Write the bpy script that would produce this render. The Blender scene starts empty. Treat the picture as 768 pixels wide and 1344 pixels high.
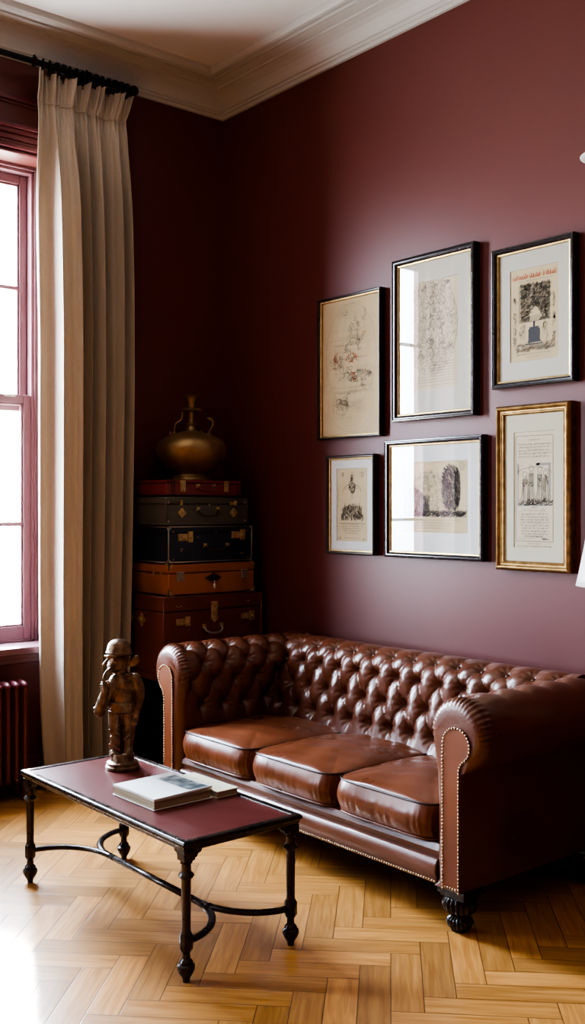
import bpy, bmesh, math, random
import numpy as np
from mathutils import Vector, Matrix
random.seed(7); np.random.seed(7)
PI = math.pi
SC = bpy.context.scene
COL = SC.collection

# ------------------------------------------------------------------ materials
def nodes(name):
    m = bpy.data.materials.new(name); m.use_nodes = True
    t = m.node_tree
    return m, t, t.nodes['Principled BSDF'], t.nodes['Material Output']

def mat(name, c, rough=.5, metal=0, c2=None, scale=8, detail=4, bump=0, bscale=60, rvar=0, coat=0, spec=.5, stretch=(1, 1, 1), bdist=.01, lo=.35, hi=.65):
    m, t, p, out = nodes(name)
    L = t.links.new
    p.inputs['Base Color'].default_value = (*c, 1); p.inputs['Roughness'].default_value = rough
    p.inputs['Metallic'].default_value = metal; p.inputs['Coat Weight'].default_value = coat
    p.inputs['Coat Roughness'].default_value = .15; p.inputs['Specular IOR Level'].default_value = spec
    tc = t.nodes.new('ShaderNodeTexCoord'); mp = t.nodes.new('ShaderNodeMapping'); mp.inputs['Scale'].default_value = stretch
    L(tc.outputs['Object'], mp.inputs['Vector'])
    if c2 or rvar:
        n = t.nodes.new('ShaderNodeTexNoise'); n.inputs['Scale'].default_value = scale; n.inputs['Detail'].default_value = detail
        L(mp.outputs[0], n.inputs['Vector'])
        r = t.nodes.new('ShaderNodeValToRGB'); r.color_ramp.elements[0].position = lo; r.color_ramp.elements[1].position = hi
        r.color_ramp.elements[0].color = (*c, 1); r.color_ramp.elements[1].color = (*(c2 or c), 1)
        L(n.outputs['Fac'], r.inputs['Fac'])
        if c2: L(r.outputs['Color'], p.inputs['Base Color'])
        if rvar:
            mr = t.nodes.new('ShaderNodeMapRange'); mr.inputs['To Min'].default_value = rough - rvar; mr.inputs['To Max'].default_value = rough + rvar
            mr.inputs['From Min'].default_value = .3; mr.inputs['From Max'].default_value = .7
            L(n.outputs['Fac'], mr.inputs['Value']); L(mr.outputs[0], p.inputs['Roughness'])
    if bump:
        n2 = t.nodes.new('ShaderNodeTexNoise'); n2.inputs['Scale'].default_value = bscale; n2.inputs['Detail'].default_value = 5
        L(mp.outputs[0], n2.inputs['Vector'])
        b = t.nodes.new('ShaderNodeBump'); b.inputs['Strength'].default_value = bump; b.inputs['Distance'].default_value = bdist
        L(n2.outputs['Fac'], b.inputs['Height']); L(b.outputs[0], p.inputs['Normal'])
    return m

WALL = mat('burgundy_wall_paint', (.138, .041, .036), .40, c2=(.127, .038, .035), scale=1.5, bump=.05, bscale=180, bdist=.002, spec=.4)
TRIMR = mat('burgundy_gloss_paint', (.135, .03, .036), .33, spec=.5)
SASHM = mat('plum_sash_paint', (.225, .115, .135), .35)
CEIL = mat('ceiling_paint', (.68, .70, .715), .75)
CORN = mat('cornice_paint', (.50, .525, .53), .6, bump=.04, bscale=90, bdist=.002)
IRON = mat('black_iron', (.012, .011, .012), .38, metal=.6, c2=(.02, .017, .016), scale=20, bump=.1, bscale=90, bdist=.002)
TABM = mat('bronzed_black_metal', (.026, .021, .019), .28, metal=.5, c2=(.05, .034, .024), scale=14, rvar=.06, bump=.04, bscale=120, bdist=.001)
TLEA = mat('oxblood_table_leather', (.10, .018, .014), .31, c2=(.135, .027, .021), scale=30, detail=9, rvar=.03, spec=.9, bump=.05, bscale=60, bdist=.0005, lo=.4, hi=.75)
LEA = mat('brown_sofa_leather', (.098, .028, .011), .33, c2=(.14, .043, .018), scale=4, detail=7, rvar=.06, bump=.2, bscale=55, bdist=.003, spec=.85)
LEAC = mat('cushion_leather', (.108, .032, .013), .31, c2=(.165, .052, .021), scale=3.2, detail=9, rvar=.08, bump=.08, bscale=20, bdist=.003, spec=.55)
LEAF = mat('tan_facing_leather', (.15, .045, .016), .4, c2=(.19, .06, .022), scale=6, bump=.12, bscale=90, bdist=.001)
PIPE = mat('dark_piping', (.03, .012, .008), .4)
BUTN = mat('button_leather', (.07, .02, .01), .4)
BRASSN = mat('antique_nail_brass', (.42, .32, .2), .3, metal=1)
FOOTM = mat('ebonised_wood', (.014, .009, .008), .25, c2=(.025, .014, .011), scale=12, stretch=(1, 1, 6))
BRASS = mat('aged_brass', (.38, .26, .13), .42, metal=.7, c2=(.2, .12, .06), scale=11, detail=9, rvar=.07, bump=.25, bscale=90, bdist=.002, lo=.4, hi=.72)
HARD = mat('case_brass', (.55, .43, .24), .4, metal=.55, c2=(.36, .27, .14), scale=60)
STEEL = mat('worn_steel', (.36, .33, .27), .38, metal=.6)
BRONZE = mat('patinated_bronze', (.10, .055, .032), .36, metal=.65, c2=(.24, .16, .095), scale=30, detail=9, rvar=.1, bump=.9, bscale=95, bdist=.003)
def case_leather(n, a, b, r=.45): return mat(n, a, r, c2=b, scale=7, detail=8, rvar=.08, bump=.15, bscale=120, bdist=.001, lo=.3, hi=.75)
C_RED = case_leather('burgundy_case_leather', (.165, .03, .037), (.21, .045, .048), .38)
C_GRY = case_leather('grey_green_case_cloth', (.075, .075, .063), (.10, .098, .08))
C_NAV = case_leather('navy_case_leather', (.016, .024, .045), (.026, .038, .065), .38)
C_TAN = case_leather('tan_case_leather', (.33, .118, .034), (.42, .16, .05), .38)
C_BRN = case_leather('oxblood_trunk_leather', (.135, .043, .03), (.18, .06, .04), .38)
C_EDGE = mat('case_edging', (.05, .02, .012), .4)
DARKW = mat('near_black_wood', (.012, .008, .007), .3, c2=(.02, .012, .01), scale=6, stretch=(1, 6, 1))
HANDL = mat('handle_leather', (.05, .022, .014), .45)
FRB = mat('black_frame_lacquer', (.020, .016, .018), .22, c2=(.03, .022, .024), scale=20, coat=.3)
FRD = mat('dark_walnut_frame', (.030, .018, .013), .28, c2=(.05, .03, .02), scale=20, stretch=(1, 1, 4))
GOLD = mat('gilt_slip', (.5, .36, .16), .35, metal=.9, c2=(.36, .25, .11), scale=40)
GOLDF = mat('gilt_frame', (.45, .29, .12), .35, metal=.85, c2=(.25, .15, .06), scale=30, detail=8, bump=.4, bscale=160, bdist=.002)
MATW = mat('white_mount_card', (.56, .575, .56), .9)
MATC = mat('cream_mount_card', (.50, .475, .37), .9)
MATG = mat('ivory_mount_card', (.48, .48, .43), .9)
def paper(n, a, b): return mat(n, a, .9, c2=b, scale=9, detail=8, lo=.3, hi=.75)
PAP1 = paper('map_paper', (.44, .41, .31), (.50, .465, .365))
PAP2 = paper('aged_paper', (.48, .40, .25), (.55, .47, .31))
PAP3 = paper('pale_aged_paper', (.50, .445, .325), (.56, .50, .38))
INK = mat('faded_black_ink', (.075, .07, .065), .9)
INKG = mat('grey_ink', (.19, .18, .15), .9)
INKL = mat('light_grey_ink', (.30, .27, .21), .9)
INKB = mat('blue_grey_ink', (.075, .08, .09), .9)
INKR = mat('red_ink', (.42, .09, .05), .9)
BKC = mat('white_book_cover', (.72, .72, .7), .45)
BKP = mat('book_page_edges', (.42, .36, .24), .85, c2=(.3, .25, .16), scale=4, stretch=(1, 1, 90), lo=.4, hi=.6)
BKY = mat('cream_book_cover', (.66, .6, .44), .5)
BKIMG = mat('dark_photo_print', (.05, .07, .08), .4, c2=(.3, .33, .32), scale=26, detail=6, lo=.42, hi=.62)
SHADE = mat('white_satin_shade', (.72, .7, .69), .35)
CERAM = mat('pale_ceramic', (.5, .53, .48), .35)

def curtain_mat():
    m, t, p, out = nodes('beige_linen_curtain'); L = t.links.new
    tc = t.nodes.new('ShaderNodeTexCoord'); mp = t.nodes.new('ShaderNodeMapping'); mp.inputs['Scale'].default_value = (1, 1, .3)
    n = t.nodes.new('ShaderNodeTexNoise'); n.inputs['Scale'].default_value = 160; n.inputs['Detail'].default_value = 3
    L(tc.outputs['Object'], mp.inputs[0]); L(mp.outputs[0], n.inputs['Vector'])
    r = t.nodes.new('ShaderNodeValToRGB'); r.color_ramp.elements[0].color = (.42, .372, .305, 1); r.color_ramp.elements[1].color = (.52, .465, .39, 1)
    L(n.outputs['Fac'], r.inputs['Fac']); L(r.outputs[0], p.inputs['Base Color'])
    p.inputs['Roughness'].default_value = .62; p.inputs['Sheen Weight'].default_value = .25
    b = t.nodes.new('ShaderNodeBump'); b.inputs['Strength'].default_value = .15; b.inputs['Distance'].default_value = .002
    n2 = t.nodes.new('ShaderNodeTexNoise'); n2.inputs['Scale'].default_value = 26; n2.inputs['Detail'].default_value = 4
    mp2 = t.nodes.new('ShaderNodeMapping'); mp2.inputs['Scale'].default_value = (1, 1, .5); L(tc.outputs['Object'], mp2.inputs[0]); L(mp2.outputs[0], n2.inputs['Vector'])
    L(n2.outputs['Fac'], b.inputs['Height']); L(b.outputs[0], p.inputs['Normal'])
    tr = t.nodes.new('ShaderNodeBsdfTranslucent'); tr.inputs['Color'].default_value = (.55, .38, .22, 1)
    mx = t.nodes.new('ShaderNodeMixShader'); mx.inputs[0].default_value = .13
    L(p.outputs[0], mx.inputs[1]); L(tr.outputs[0], mx.inputs[2]); L(mx.outputs[0], out.inputs['Surface'])
    return m
CURT = curtain_mat()

def glass_mat(name, boost=1.0, tint=(1, 1, 1)):
    m, t, p, out = nodes(name); L = t.links.new
    t.nodes.remove(p)
    f = t.nodes.new('ShaderNodeFresnel')      # thin sheet: same reflectance from either face
    ge = t.nodes.new('ShaderNodeNewGeometry'); mr = t.nodes.new('ShaderNodeMapRange'); mr.inputs['To Min'].default_value = 1.5; mr.inputs['To Max'].default_value = 1 / 1.5
    L(ge.outputs['Backfacing'], mr.inputs['Value']); L(mr.outputs[0], f.inputs['IOR'])
    mu = t.nodes.new('ShaderNodeMath'); mu.operation = 'MULTIPLY'; mu.inputs[1].default_value = boost; mu.use_clamp = True
    tr = t.nodes.new('ShaderNodeBsdfTransparent'); tr.inputs['Color'].default_value = (*tint, 1)
    gl = t.nodes.new('ShaderNodeBsdfGlossy'); gl.inputs['Roughness'].default_value = .0
    mx = t.nodes.new('ShaderNodeMixShader')
    L(f.outputs[0], mu.inputs[0]); L(mu.outputs[0], mx.inputs[0]); L(tr.outputs[0], mx.inputs[1]); L(gl.outputs[0], mx.inputs[2]); L(mx.outputs[0], out.inputs['Surface'])
    return m
PANE = glass_mat('window_glass', 1.0)
PGLASS = glass_mat('picture_glass', 1.3)

def floor_mat():
    m, t, p, out = nodes('oak_herringbone'); L = t.links.new; N = t.nodes.new
    uv = N('ShaderNodeUVMap'); uv.uv_map = 'plank'
    at = N('ShaderNodeAttribute'); at.attribute_name = 'tone'
    sep = N('ShaderNodeSeparateXYZ'); L(uv.outputs[0], sep.inputs[0])
    # grain : stretched noise, shifted per plank
    cmb = N('ShaderNodeCombineXYZ')
    mu1 = N('ShaderNodeMath'); mu1.operation = 'MULTIPLY'; mu1.inputs[1].default_value = 2.2; L(sep.outputs[0], mu1.inputs[0])
    mu2 = N('ShaderNodeMath'); mu2.operation = 'MULTIPLY'; mu2.inputs[1].default_value = 30; L(sep.outputs[1], mu2.inputs[0])
    mu3 = N('ShaderNodeMath'); mu3.operation = 'MULTIPLY'; mu3.inputs[1].default_value = 57; L(at.outputs['Fac'], mu3.inputs[0])
    L(mu1.outputs[0], cmb.inputs[0]); L(mu2.outputs[0], cmb.inputs[1]); L(mu3.outputs[0], cmb.inputs[2])
    n = N('ShaderNodeTexNoise'); n.inputs['Scale'].default_value = 2.2; n.inputs['Detail'].default_value = 6; n.inputs['Distortion'].default_value = .6
    L(cmb.outputs[0], n.inputs['Vector'])
    r = N('ShaderNodeValToRGB'); e = r.color_ramp.elements
    e[0].position = .3; e[0].color = (.38, .165, .042, 1); e[1].position = .72; e[1].color = (.60, .31, .098, 1)
    L(n.outputs['Fac'], r.inputs['Fac'])
    hsv = N('ShaderNodeHueSaturation'); L(r.outputs[0], hsv.inputs['Color'])
    mr = N('ShaderNodeMapRange'); mr.inputs['To Min'].default_value = .72; mr.inputs['To Max'].default_value = 1.18; L(at.outputs['Fac'], mr.inputs['Value'])
    L(mr.outputs[0], hsv.inputs['Value'])
    # seams: distance to plank edge (uv x 0..L metres, y 0..W metres)
    def edge(sock, size):
        a = N('ShaderNodeMath'); a.operation = 'SUBTRACT'; a.inputs[1].default_value = size / 2; L(sock, a.inputs[0])
        b = N('ShaderNodeMath'); b.operation = 'ABSOLUTE'; L(a.outputs[0], b.inputs[0])
        c = N('ShaderNodeMath'); c.operation = 'SUBTRACT'; c.inputs[0].default_value = size / 2; L(b.outputs[0], c.inputs[1])
        return c.outputs[0]
    mn = N('ShaderNodeMath'); mn.operation = 'MINIMUM'; L(edge(sep.outputs[0], PL), mn.inputs[0]); L(edge(sep.outputs[1], PW), mn.inputs[1])
    sm = N('ShaderNodeMapRange'); sm.inputs['From Min'].default_value = .0004; sm.inputs['From Max'].default_value = .0024; L(mn.outputs[0], sm.inputs['Value'])
    mix = N('ShaderNodeMix'); mix.data_type = 'RGBA'; mix.inputs['A'].default_value = (.10, .042, .015, 1)
    L(sm.outputs[0], mix.inputs['Factor']); L(hsv.outputs[0], mix.inputs['B']); L(mix.outputs['Result'], p.inputs['Base Color'])
    p.inputs['Roughness'].default_value = .3; p.inputs['Specular IOR Level'].default_value = .5
    rr = N('ShaderNodeMapRange'); rr.inputs['To Min'].default_value = .26; rr.inputs['To Max'].default_value = .42; L(n.outputs['Fac'], rr.inputs['Value']); L(rr.outputs[0], p.inputs['Roughness'])
    b = N('ShaderNodeBump'); b.inputs['Strength'].default_value = .35; b.inputs['Distance'].default_value = .0015
    L(sm.outputs[0], b.inputs['Height'])
    b2 = N('ShaderNodeBump'); b2.inputs['Strength'].default_value = .08; b2.inputs['Distance'].default_value = .002
    L(n.outputs['Fac'], b2.inputs['Height']); L(b.outputs[0], b2.inputs['Normal']); L(b2.outputs[0], p.inputs['Normal'])
    return m
PL, PW = .40, .10

# ------------------------------------------------------------------ helpers
def link(name, me, m, parent=None, smooth=False, loc=None, rot=None):
    o = bpy.data.objects.new(name, me); COL.objects.link(o)
    if m is not None and not me.materials: me.materials.append(m)
    if smooth:
        for f in me.polygons: f.use_smooth = True
    if parent is not None: o.parent = parent
    if loc is not None: o.location = loc
    if rot is not None: o.rotation_euler = rot
    return o

def obj(name, bm, m, parent=None, smooth=False, loc=None, rot=None, bevel=0, seg=2, ang=None):
    me = bpy.data.meshes.new(name)
    bmesh.ops.recalc_face_normals(bm, faces=bm.faces[:])
    bm.to_mesh(me); bm.free()
    o = link(name, me, m, parent, smooth, loc, rot)
    if bevel:
        b = o.modifiers.new('bevel', 'BEVEL'); b.width = bevel; b.segments = seg; b.limit_method = 'ANGLE'; b.angle_limit = .6
        b.harden_normals = True
        for f in me.polygons: f.use_smooth = True
    if ang: me.set_sharp_from_angle(angle=ang)
    return o

def raw(name, verts, faces, m, parent=None, smooth=True, loc=None, rot=None):
    me = bpy.data.meshes.new(name); me.from_pydata([tuple(v) for v in verts], [], [tuple(int(i) for i in f) for f in faces]); me.update()
    return link(name, me, m, parent, smooth, loc, rot)

def thing(name, label, cat, loc=(0, 0, 0), rotz=0, group=None):
    o = bpy.data.objects.new(name, None); COL.objects.link(o)
    o.empty_display_size = .05
    o.location = loc; o.rotation_euler = (0, 0, rotz)
    o['label'] = label; o['category'] = cat
    if group: o['group'] = group
    return o

def struct(o): o['kind'] = 'structure'; return o

def box(bm, a, b):
    x0, y0, z0 = a; x1, y1, z1 = b
    v = [bm.verts.new(p) for p in ((x0, y0, z0), (x1, y0, z0), (x1, y1, z0), (x0, y1, z0), (x0, y0, z1), (x1, y0, z1), (x1, y1, z1), (x0, y1, z1))]
    for f in ((0, 3, 2, 1), (4, 5, 6, 7), (0, 1, 5, 4), (1, 2, 6, 5), (2, 3, 7, 6), (3, 0, 4, 7)): bm.faces.new([v[i] for i in f])

def lathe(bm, prof, n=32, c=(0, 0, 0), ribs=None):
    rings = []
    for r, z in prof:
        if r < 1e-5: rings.append([bm.verts.new((c[0], c[1], c[2] + z))])
        else:
            ring = []
            for i in range(n):
                a = 2 * PI * i / n
                rr = r
                if ribs and ribs[0] <= z <= ribs[1]: rr = r * (1 + ribs[3] * abs(math.cos(ribs[2] * a / 2)) - ribs[3])
                ring.append(bm.verts.new((c[0] + rr * math.cos(a), c[1] + rr * math.sin(a), c[2] + z)))
            rings.append(ring)
    for a, b in zip(rings, rings[1:]):
        for i in range(n):
            j = (i + 1) % n
            if len(a) == 1 and len(b) == 1: continue
            if len(a) == 1: bm.faces.new((a[0], b[i], b[j]))
            elif len(b) == 1: bm.faces.new((a[i], a[j], b[0]))
            else: bm.faces.new((a[i], a[j], b[j], b[i]))
    for ring, rev in ((rings[0], True), (rings[-1], False)):
        if len(ring) > 1:
            bm.faces.new(ring[::-1] if rev else ring)

def smooth_path(pts, n=8, closed=False):
    P = [Vector(p) for p in pts]; out = []
    m = len(P)
    rng = m if closed else m - 1
    for i in range(rng):
        if closed: p0, p1, p2, p3 = P[(i - 1) % m], P[i], P[(i + 1) % m], P[(i + 2) % m]
        else: p0, p1, p2, p3 = P[max(i - 1, 0)], P[i], P[i + 1], P[min(i + 2, m - 1)]
        for k in range(n):
            t = k / n
            out.append(.5 * ((2 * p1) + (p2 - p0) * t + (2 * p0 - 5 * p1 + 4 * p2 - p3) * t * t + (3 * p1 - p0 - 3 * p2 + p3) * t ** 3))
    if not closed: out.append(P[-1])
    return out

def tube(bm, pts, r, n=10, closed=False, flat=None):
    P = [Vector(p) for p in pts]; m = len(P)
    R = r if isinstance(r, (list, tuple)) else [r] * m
    rings = []
    prev = None
    for i in range(m):
        if closed: d = P[(i + 1) % m] - P[i - 1]
        else: d = P[min(i + 1, m - 1)] - P[max(i - 1, 0)]
        d.normalize()
        up = prev if prev is not None else (Vector((0, 0, 1)) if abs(d.z) < .9 else Vector((1, 0, 0)))
        s = d.cross(up); s.normalize(); u = s.cross(d); u.normalize(); prev = u
        ring = []
        for k in range(n):
            a = 2 * PI * k / n + PI / n
            fx, fy = (flat or (1, 1))
            ring.append(bm.verts.new(P[i] + s * (R[i] * fx * math.cos(a)) + u * (R[i] * fy * math.sin(a))))
        rings.append(ring)
    for i in range(m if closed else m - 1):
        a, b = rings[i], rings[(i + 1) % m]
        for k in range(n):
            j = (k + 1) % n
            bm.faces.new((a[k], a[j], b[j], b[k]))
    if not closed:
        bm.faces.new(rings[0][::-1]); bm.faces.new(rings[-1])

def prism(bm, poly, axis, a, b):
    """poly of 2D points extruded along axis from a to b; 2D axes are the two others in x,y,z order"""
    def P(u, v, w):
        return {'x': (w, u, v), 'y': (u, w, v), 'z': (u, v, w)}[axis]
    A = [bm.verts.new(P(u, v, a)) for u, v in poly]; B = [bm.verts.new(P(u, v, b)) for u, v in poly]
    n = len(poly)
    bm.faces.new(A[::-1]); bm.faces.new(B)
    for i in range(n):
        j = (i + 1) % n
        bm.faces.new((A[i], A[j], B[j], B[i]))

def sphere(bm, c, r, u=12, v=8, sc=(1, 1, 1), rot=None):
    M = Matrix.Translation(Vector(c))
    if rot is not None: M = M @ rot
    M = M @ Matrix.Diagonal((sc[0] * r, sc[1] * r, sc[2] * r, 1))
    top, bot = bm.verts.new(M @ Vector((0, 0, 1))), bm.verts.new(M @ Vector((0, 0, -1)))
    rings = []
    for i in range(1, v):
        t = PI * i / v
        rings.append([bm.verts.new(M @ Vector((math.sin(t) * math.cos(2 * PI * k / u), math.sin(t) * math.sin(2 * PI * k / u), math.cos(t)))) for k in range(u)])
    for k in range(u):
        j = (k + 1) % u
        bm.faces.new((top, rings[0][k], rings[0][j])); bm.faces.new((rings[-1][j], rings[-1][k], bot))
        for p, q in zip(rings, rings[1:]): bm.faces.new((p[k], q[k], q[j], p[j]))

def BM(): return bmesh.new()

# ------------------------------------------------------------------ room shell
RX, RY, H = 7.4, -6.2, 4.0
WT = .36
W1 = (-2.10, -1.14)          # window opening in y
W2 = (-4.80, -3.84)  # opening of the added fill-light window, out of view
WZ = (.752, 3.356)

def make_floor():
    verts, faces, uvs, tones = [], [], [], []
    c45 = math.sqrt(.5)
    def clipadd(quad, uvq, tone):
        # clip polygon to the room rectangle
        poly = list(zip(quad, uvq))
        for ax, lim, sgn in ((0, -WT, 1), (0, RX, -1), (1, RY, 1), (1, 0.0, -1)):
            out = []
            for i in range(len(poly)):
                (p, u), (q, w) = poly[i], poly[(i + 1) % len(poly)]
                dp, dq = sgn * (p[ax] - lim), sgn * (q[ax] - lim)
                if dp >= 0: out.append((p, u))
                if dp * dq < 0:
                    t = dp / (dp - dq)
                    out.append((tuple(p[k] + t * (q[k] - p[k]) for k in (0, 1)), tuple(u[k] + t * (w[k] - u[k]) for k in (0, 1))))
            poly = out
            if len(poly) < 3: return
        i0 = len(verts)
        for p, u in poly: verts.append((p[0], p[1], 0)); uvs.append(u)
        faces.append(list(range(i0, i0 + len(poly)))); tones.append(tone)
    n = round(PL / PW)
    # herringbone in (a,b) lattice, rotated 45 degrees to the walls
    ox, oy = 3.0, -2.84
    for i in range(-60, 60):
        for k in range(-14, 14):
            # horizontal plank starting at (i + 2k*n... ) pattern: period (W,W) diagonal, (2L... )
            a0 = i * PW + k * 2 * PL * .5; b0 = i * PW - k * 2 * PL * .5
            for hor in (0, 1):
                if hor == 0: q = [(a0, b0), (a0 + PL, b0), (a0 + PL, b0 + PW), (a0, b0 + PW)]; uq = [(0, 0), (PL, 0), (PL, PW), (0, PW)]
                else: q = [(a0, b0 + PW), (a0 + PW, b0 + PW), (a0 + PW, b0 + PW + PL), (a0, b0 + PW + PL)]; uq = [(0, 0), (0, PW), (PL, PW), (PL, 0)]
                Q = [(ox + c45 * (a - b), oy + c45 * (a + b)) for a, b in q]
                if all(x < -1 or x > RX + .6 for x, y in Q) or all(y < RY - .6 or y > .6 for x, y in Q): continue
                clipadd(Q, uq, random.random())
    me = bpy.data.meshes.new('floor'); me.from_pydata(verts, [], faces)
    uvl = me.uv_layers.new(name='plank')
    at = me.attributes.new('tone', 'FLOAT', 'FACE')
    for i, t in enumerate(tones): at.data[i].value = t
    for lp in me.loops: uvl.data[lp.index].uv = uvs[lp.vertex_index]
    me.update()
    for f in me.polygons:
        if f.normal.z < 0: f.flip()
    o = link('floor', me, floor_mat())
    struct(o)
    bm = BM(); box(bm, (-WT, RY - .2, -.1), (RX + .2, .2, -.004)); struct(obj('floor_slab', bm, DARKW))
make_floor()

def walls():
    bm = BM()
    y0, y1 = W1; z0, z1 = WZ
    box(bm, (-WT, RY, 0), (0, W2[0], H)); box(bm, (-WT, W2[1], 0), (0, y0, H)); box(bm, (-WT, y1, 0), (0, .2, H))
    for a, b in (W1, W2): box(bm, (-WT, a, 0), (0, b, z0)); box(bm, (-WT, a, z1), (0, b, H))
    struct(obj('wall_left', bm, WALL))
    bm = BM(); box(bm, (0, 0, 0), (RX, .2, H)); struct(obj('wall_back', bm, WALL))
    bm = BM(); box(bm, (RX, RY, 0), (RX + .2, .2, H)); struct(obj('wall_right', bm, WALL))
    bm = BM(); box(bm, (-WT, RY - .2, 0), (RX + .2, RY, H)); struct(obj('wall_front', bm, WALL))
    bm = BM(); box(bm, (-WT, RY - .2, H), (RX + .2, .2, H + .1)); struct(obj('ceiling', bm, CEIL))
    prof = [(0, 3.845), (.018, 3.845), (.022, 3.862), (.034, 3.864), (.036, 3.876), (.048, 3.879), (.052, 3.889), (.066, 3.908), (.086, 3.928), (.11, 3.942), (.138, 3.951),
            (.15, 3.953), (.152, 3.961), (.165, 3.963), (.195, 3.968), (.212, 3.972), (.214, 3.964), (.226, 3.964), (.228, 3.974), (.25, 3.976), (.252, 3.966), (.266, 3.960), (.284, 3.962), (.296, 3.972), (.30, 3.984), (.302, 4.0), (0, 4.0)]
    # mitred runs, 45 degree cut at the corner
    def run(name, A, B):
        bm = BM(); V = []
        for f in (A, B): V.append([bm.verts.new(f(p, z)) for p, z in prof])
        n = len(prof)
        for i in range(n):
            j = (i + 1) % n
            bm.faces.new((V[0][i], V[0][j], V[1][j], V[1][i]))
        bm.faces.new(V[0][::-1]); bm.faces.new(V[1])
        struct(obj(name, bm, CORN))
    run('trim_1', lambda p, z: (p, RY + p, z), lambda p, z: (p, -p, z))
    run('trim_2', lambda p, z: (p, -p, z), lambda p, z: (RX - p, -p, z))
    run('trim_3', lambda p, z: (RX - p, -p, z), lambda p, z: (RX - p, RY + p, z))
    run('trim_4', lambda p, z: (RX - p, RY + p, z), lambda p, z: (p, RY + p, z))
    bp = [(0, 0), (.022, 0), (.022, .13), (.017, .145), (.014, .16), (.006, .175), (0, .18)]
    def brun(name, a, b, axis):
        bm = BM()
        if axis == 'y': prism(bm, [(p, z) for p, z in bp], 'y', a, b)
        else: prism(bm, [(-p, z) for p, z in bp], 'x', a, b)
        struct(obj(name, bm, TRIMR))
    brun('baseboard_left', RY, -.022, 'y'); brun('baseboard_back', 0, RX, 'x')
walls()

def window(span, name, label):
    y0, y1 = span; z0, z1 = WZ
    w = thing(name, label, 'window'); w['kind'] = 'structure'
    w.location = (0, (y0 + y1) / 2, z0)
    c = Vector(w.location)
    def B(bm, a, b): box(bm, Vector(a) - c, Vector(b) - c)
    # jamb lining / box frame
    bm = BM()
    for ya, yb in ((y0, y0 + .035), (y1 - .035, y1)): B(bm, (-.27, ya, z0), (-.165, yb, z1))
    B(bm, (-.27, y0, z1 - .035), (-.165, y1, z1)); B(bm, (-.30, y0, z0), (-.165, y1, z0 + .022))
    B(bm, (-.165, y1 - .018, z0), (-.155, y1, z1)); B(bm, (-.165, y0, z0), (-.155, y0 + .018, z1)); B(bm, (-.165, y0, z1 - .018), (-.15, y1, z1))
    obj('window_frame', bm, SASHM, w, bevel=.003)
    zm = 2.065
    def sash(name, x, za, zb, bot, top, bars):
        ya, yb = y0 + .035, y1 - .035
        bm = BM(); st = .042
        B(bm, (x, ya, za), (x + .042, ya + st, zb)); B(bm, (x, yb - st, za), (x + .042, yb, zb))
        B(bm, (x, ya + st, za), (x + .042, yb - st, za + bot)); B(bm, (x, ya + st, zb - top), (x + .042, yb - st, zb))
        s = obj(name, bm, SASHM, w, bevel=.004)
        bm = BM()
        # inner bead
        for q in ((ya + st, ya + st + .012), (yb - st - .012, yb - st)): B(bm, (x + .008, q[0], za + bot), (x + .034, q[1], zb - top))
        B(bm, (x + .008, ya + st, za + bot), (x + .034, yb - st, za + bot + .012)); B(bm, (x + .008, ya + st, zb - top - .012), (x + .034, yb - st, zb - top))
        for zb_ in bars: B(bm, (x + .006, ya + st, zb_ - .011), (x + .038, yb - st, zb_ + .011))
        obj('glazing_bar', bm, SASHM, s, bevel=.003)
        raw('pane', [Vector(p) - c for p in ((x + .02, ya + st, za + bot), (x + .02, yb - st, za + bot), (x + .02, yb - st, zb - top), (x + .02, ya + st, zb - top))], [(0, 1, 2, 3)], PANE, s, False)
        return s
    sash('upper_sash', -.262, zm - .04, z1 - .035, .04, .05, [2.70])
    lo = sash('lower_sash', -.212, z0 + .022, zm + .045, .075, .045, [1.405])
    bm = BM(); B(bm, (-.168, (y0 + y1) / 2 - .03, zm + .046), (-.13, (y0 + y1) / 2 + .03, zm + .056))
    B(bm, (-.16, (y0 + y1) / 2 - .008, zm + .056), (-.142, (y0 + y1) / 2 + .03, zm + .07)); B(bm, (-.17, y1 - .19, zm + .03), (-.15, y1 - .13, zm + .044))
    obj('sash_fastener', bm, STEEL, w, bevel=.002)
    # sill board
    bm = BM(); B(bm, (-.165, y0 - .0, z0 - .0), (.0, y1 + .0, z0 + .012)); B(bm, (.0, y0 - .14, z0 - .026), (.062, y1 + .14, z0 + .012))
    B(bm, (.0, y0 - .12, z0 - .05), (.036, y1 + .12, z0 - .026)); B(bm, (.0, y0 - .12, z0 - .075), (.02, y1 + .12, z0 - .05))
    obj('window_sill', bm, SASHM, w, bevel=.006)
    # architrave: head mouldings and side casings
    bm = BM()
    for za, zb, p in ((3.356, 3.372, .012), (3.376, 3.40, .03), (3.40, 3.418, .022), (3.418, 3.448, .03), (3.448, 3.47, .05), (3.47, 3.492, .066), (3.492, 3.51, .04),
                      (3.612, 3.626, .014), (3.626, 3.648, .026), (3.648, 3.662, .016)):
        B(bm, (0, y0 - .13, za), (p, y1 + .13, zb))
    for ya, yb in ((y0 - .12, y0), (y1, y1 + .12)):
        B(bm, (0, ya, .775), (.028, yb, 3.38))
    B(bm, (0, y1 + .085, .775), (.042, y1 + .12, 3.38)); B(bm, (0, y0 - .12, .775), (.042, y0 - .085, 3.38))
    obj('architrave', bm, TRIMR, w, bevel=.005)
window(W1, 'window_1', 'tall sash window with plum painted frame and four panes, left of the beige curtain')
window(W2, 'fill_window', 'added sash window further along the same wall, out of view, giving fill light')  # unseen window, added to let more light into the room

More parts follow.
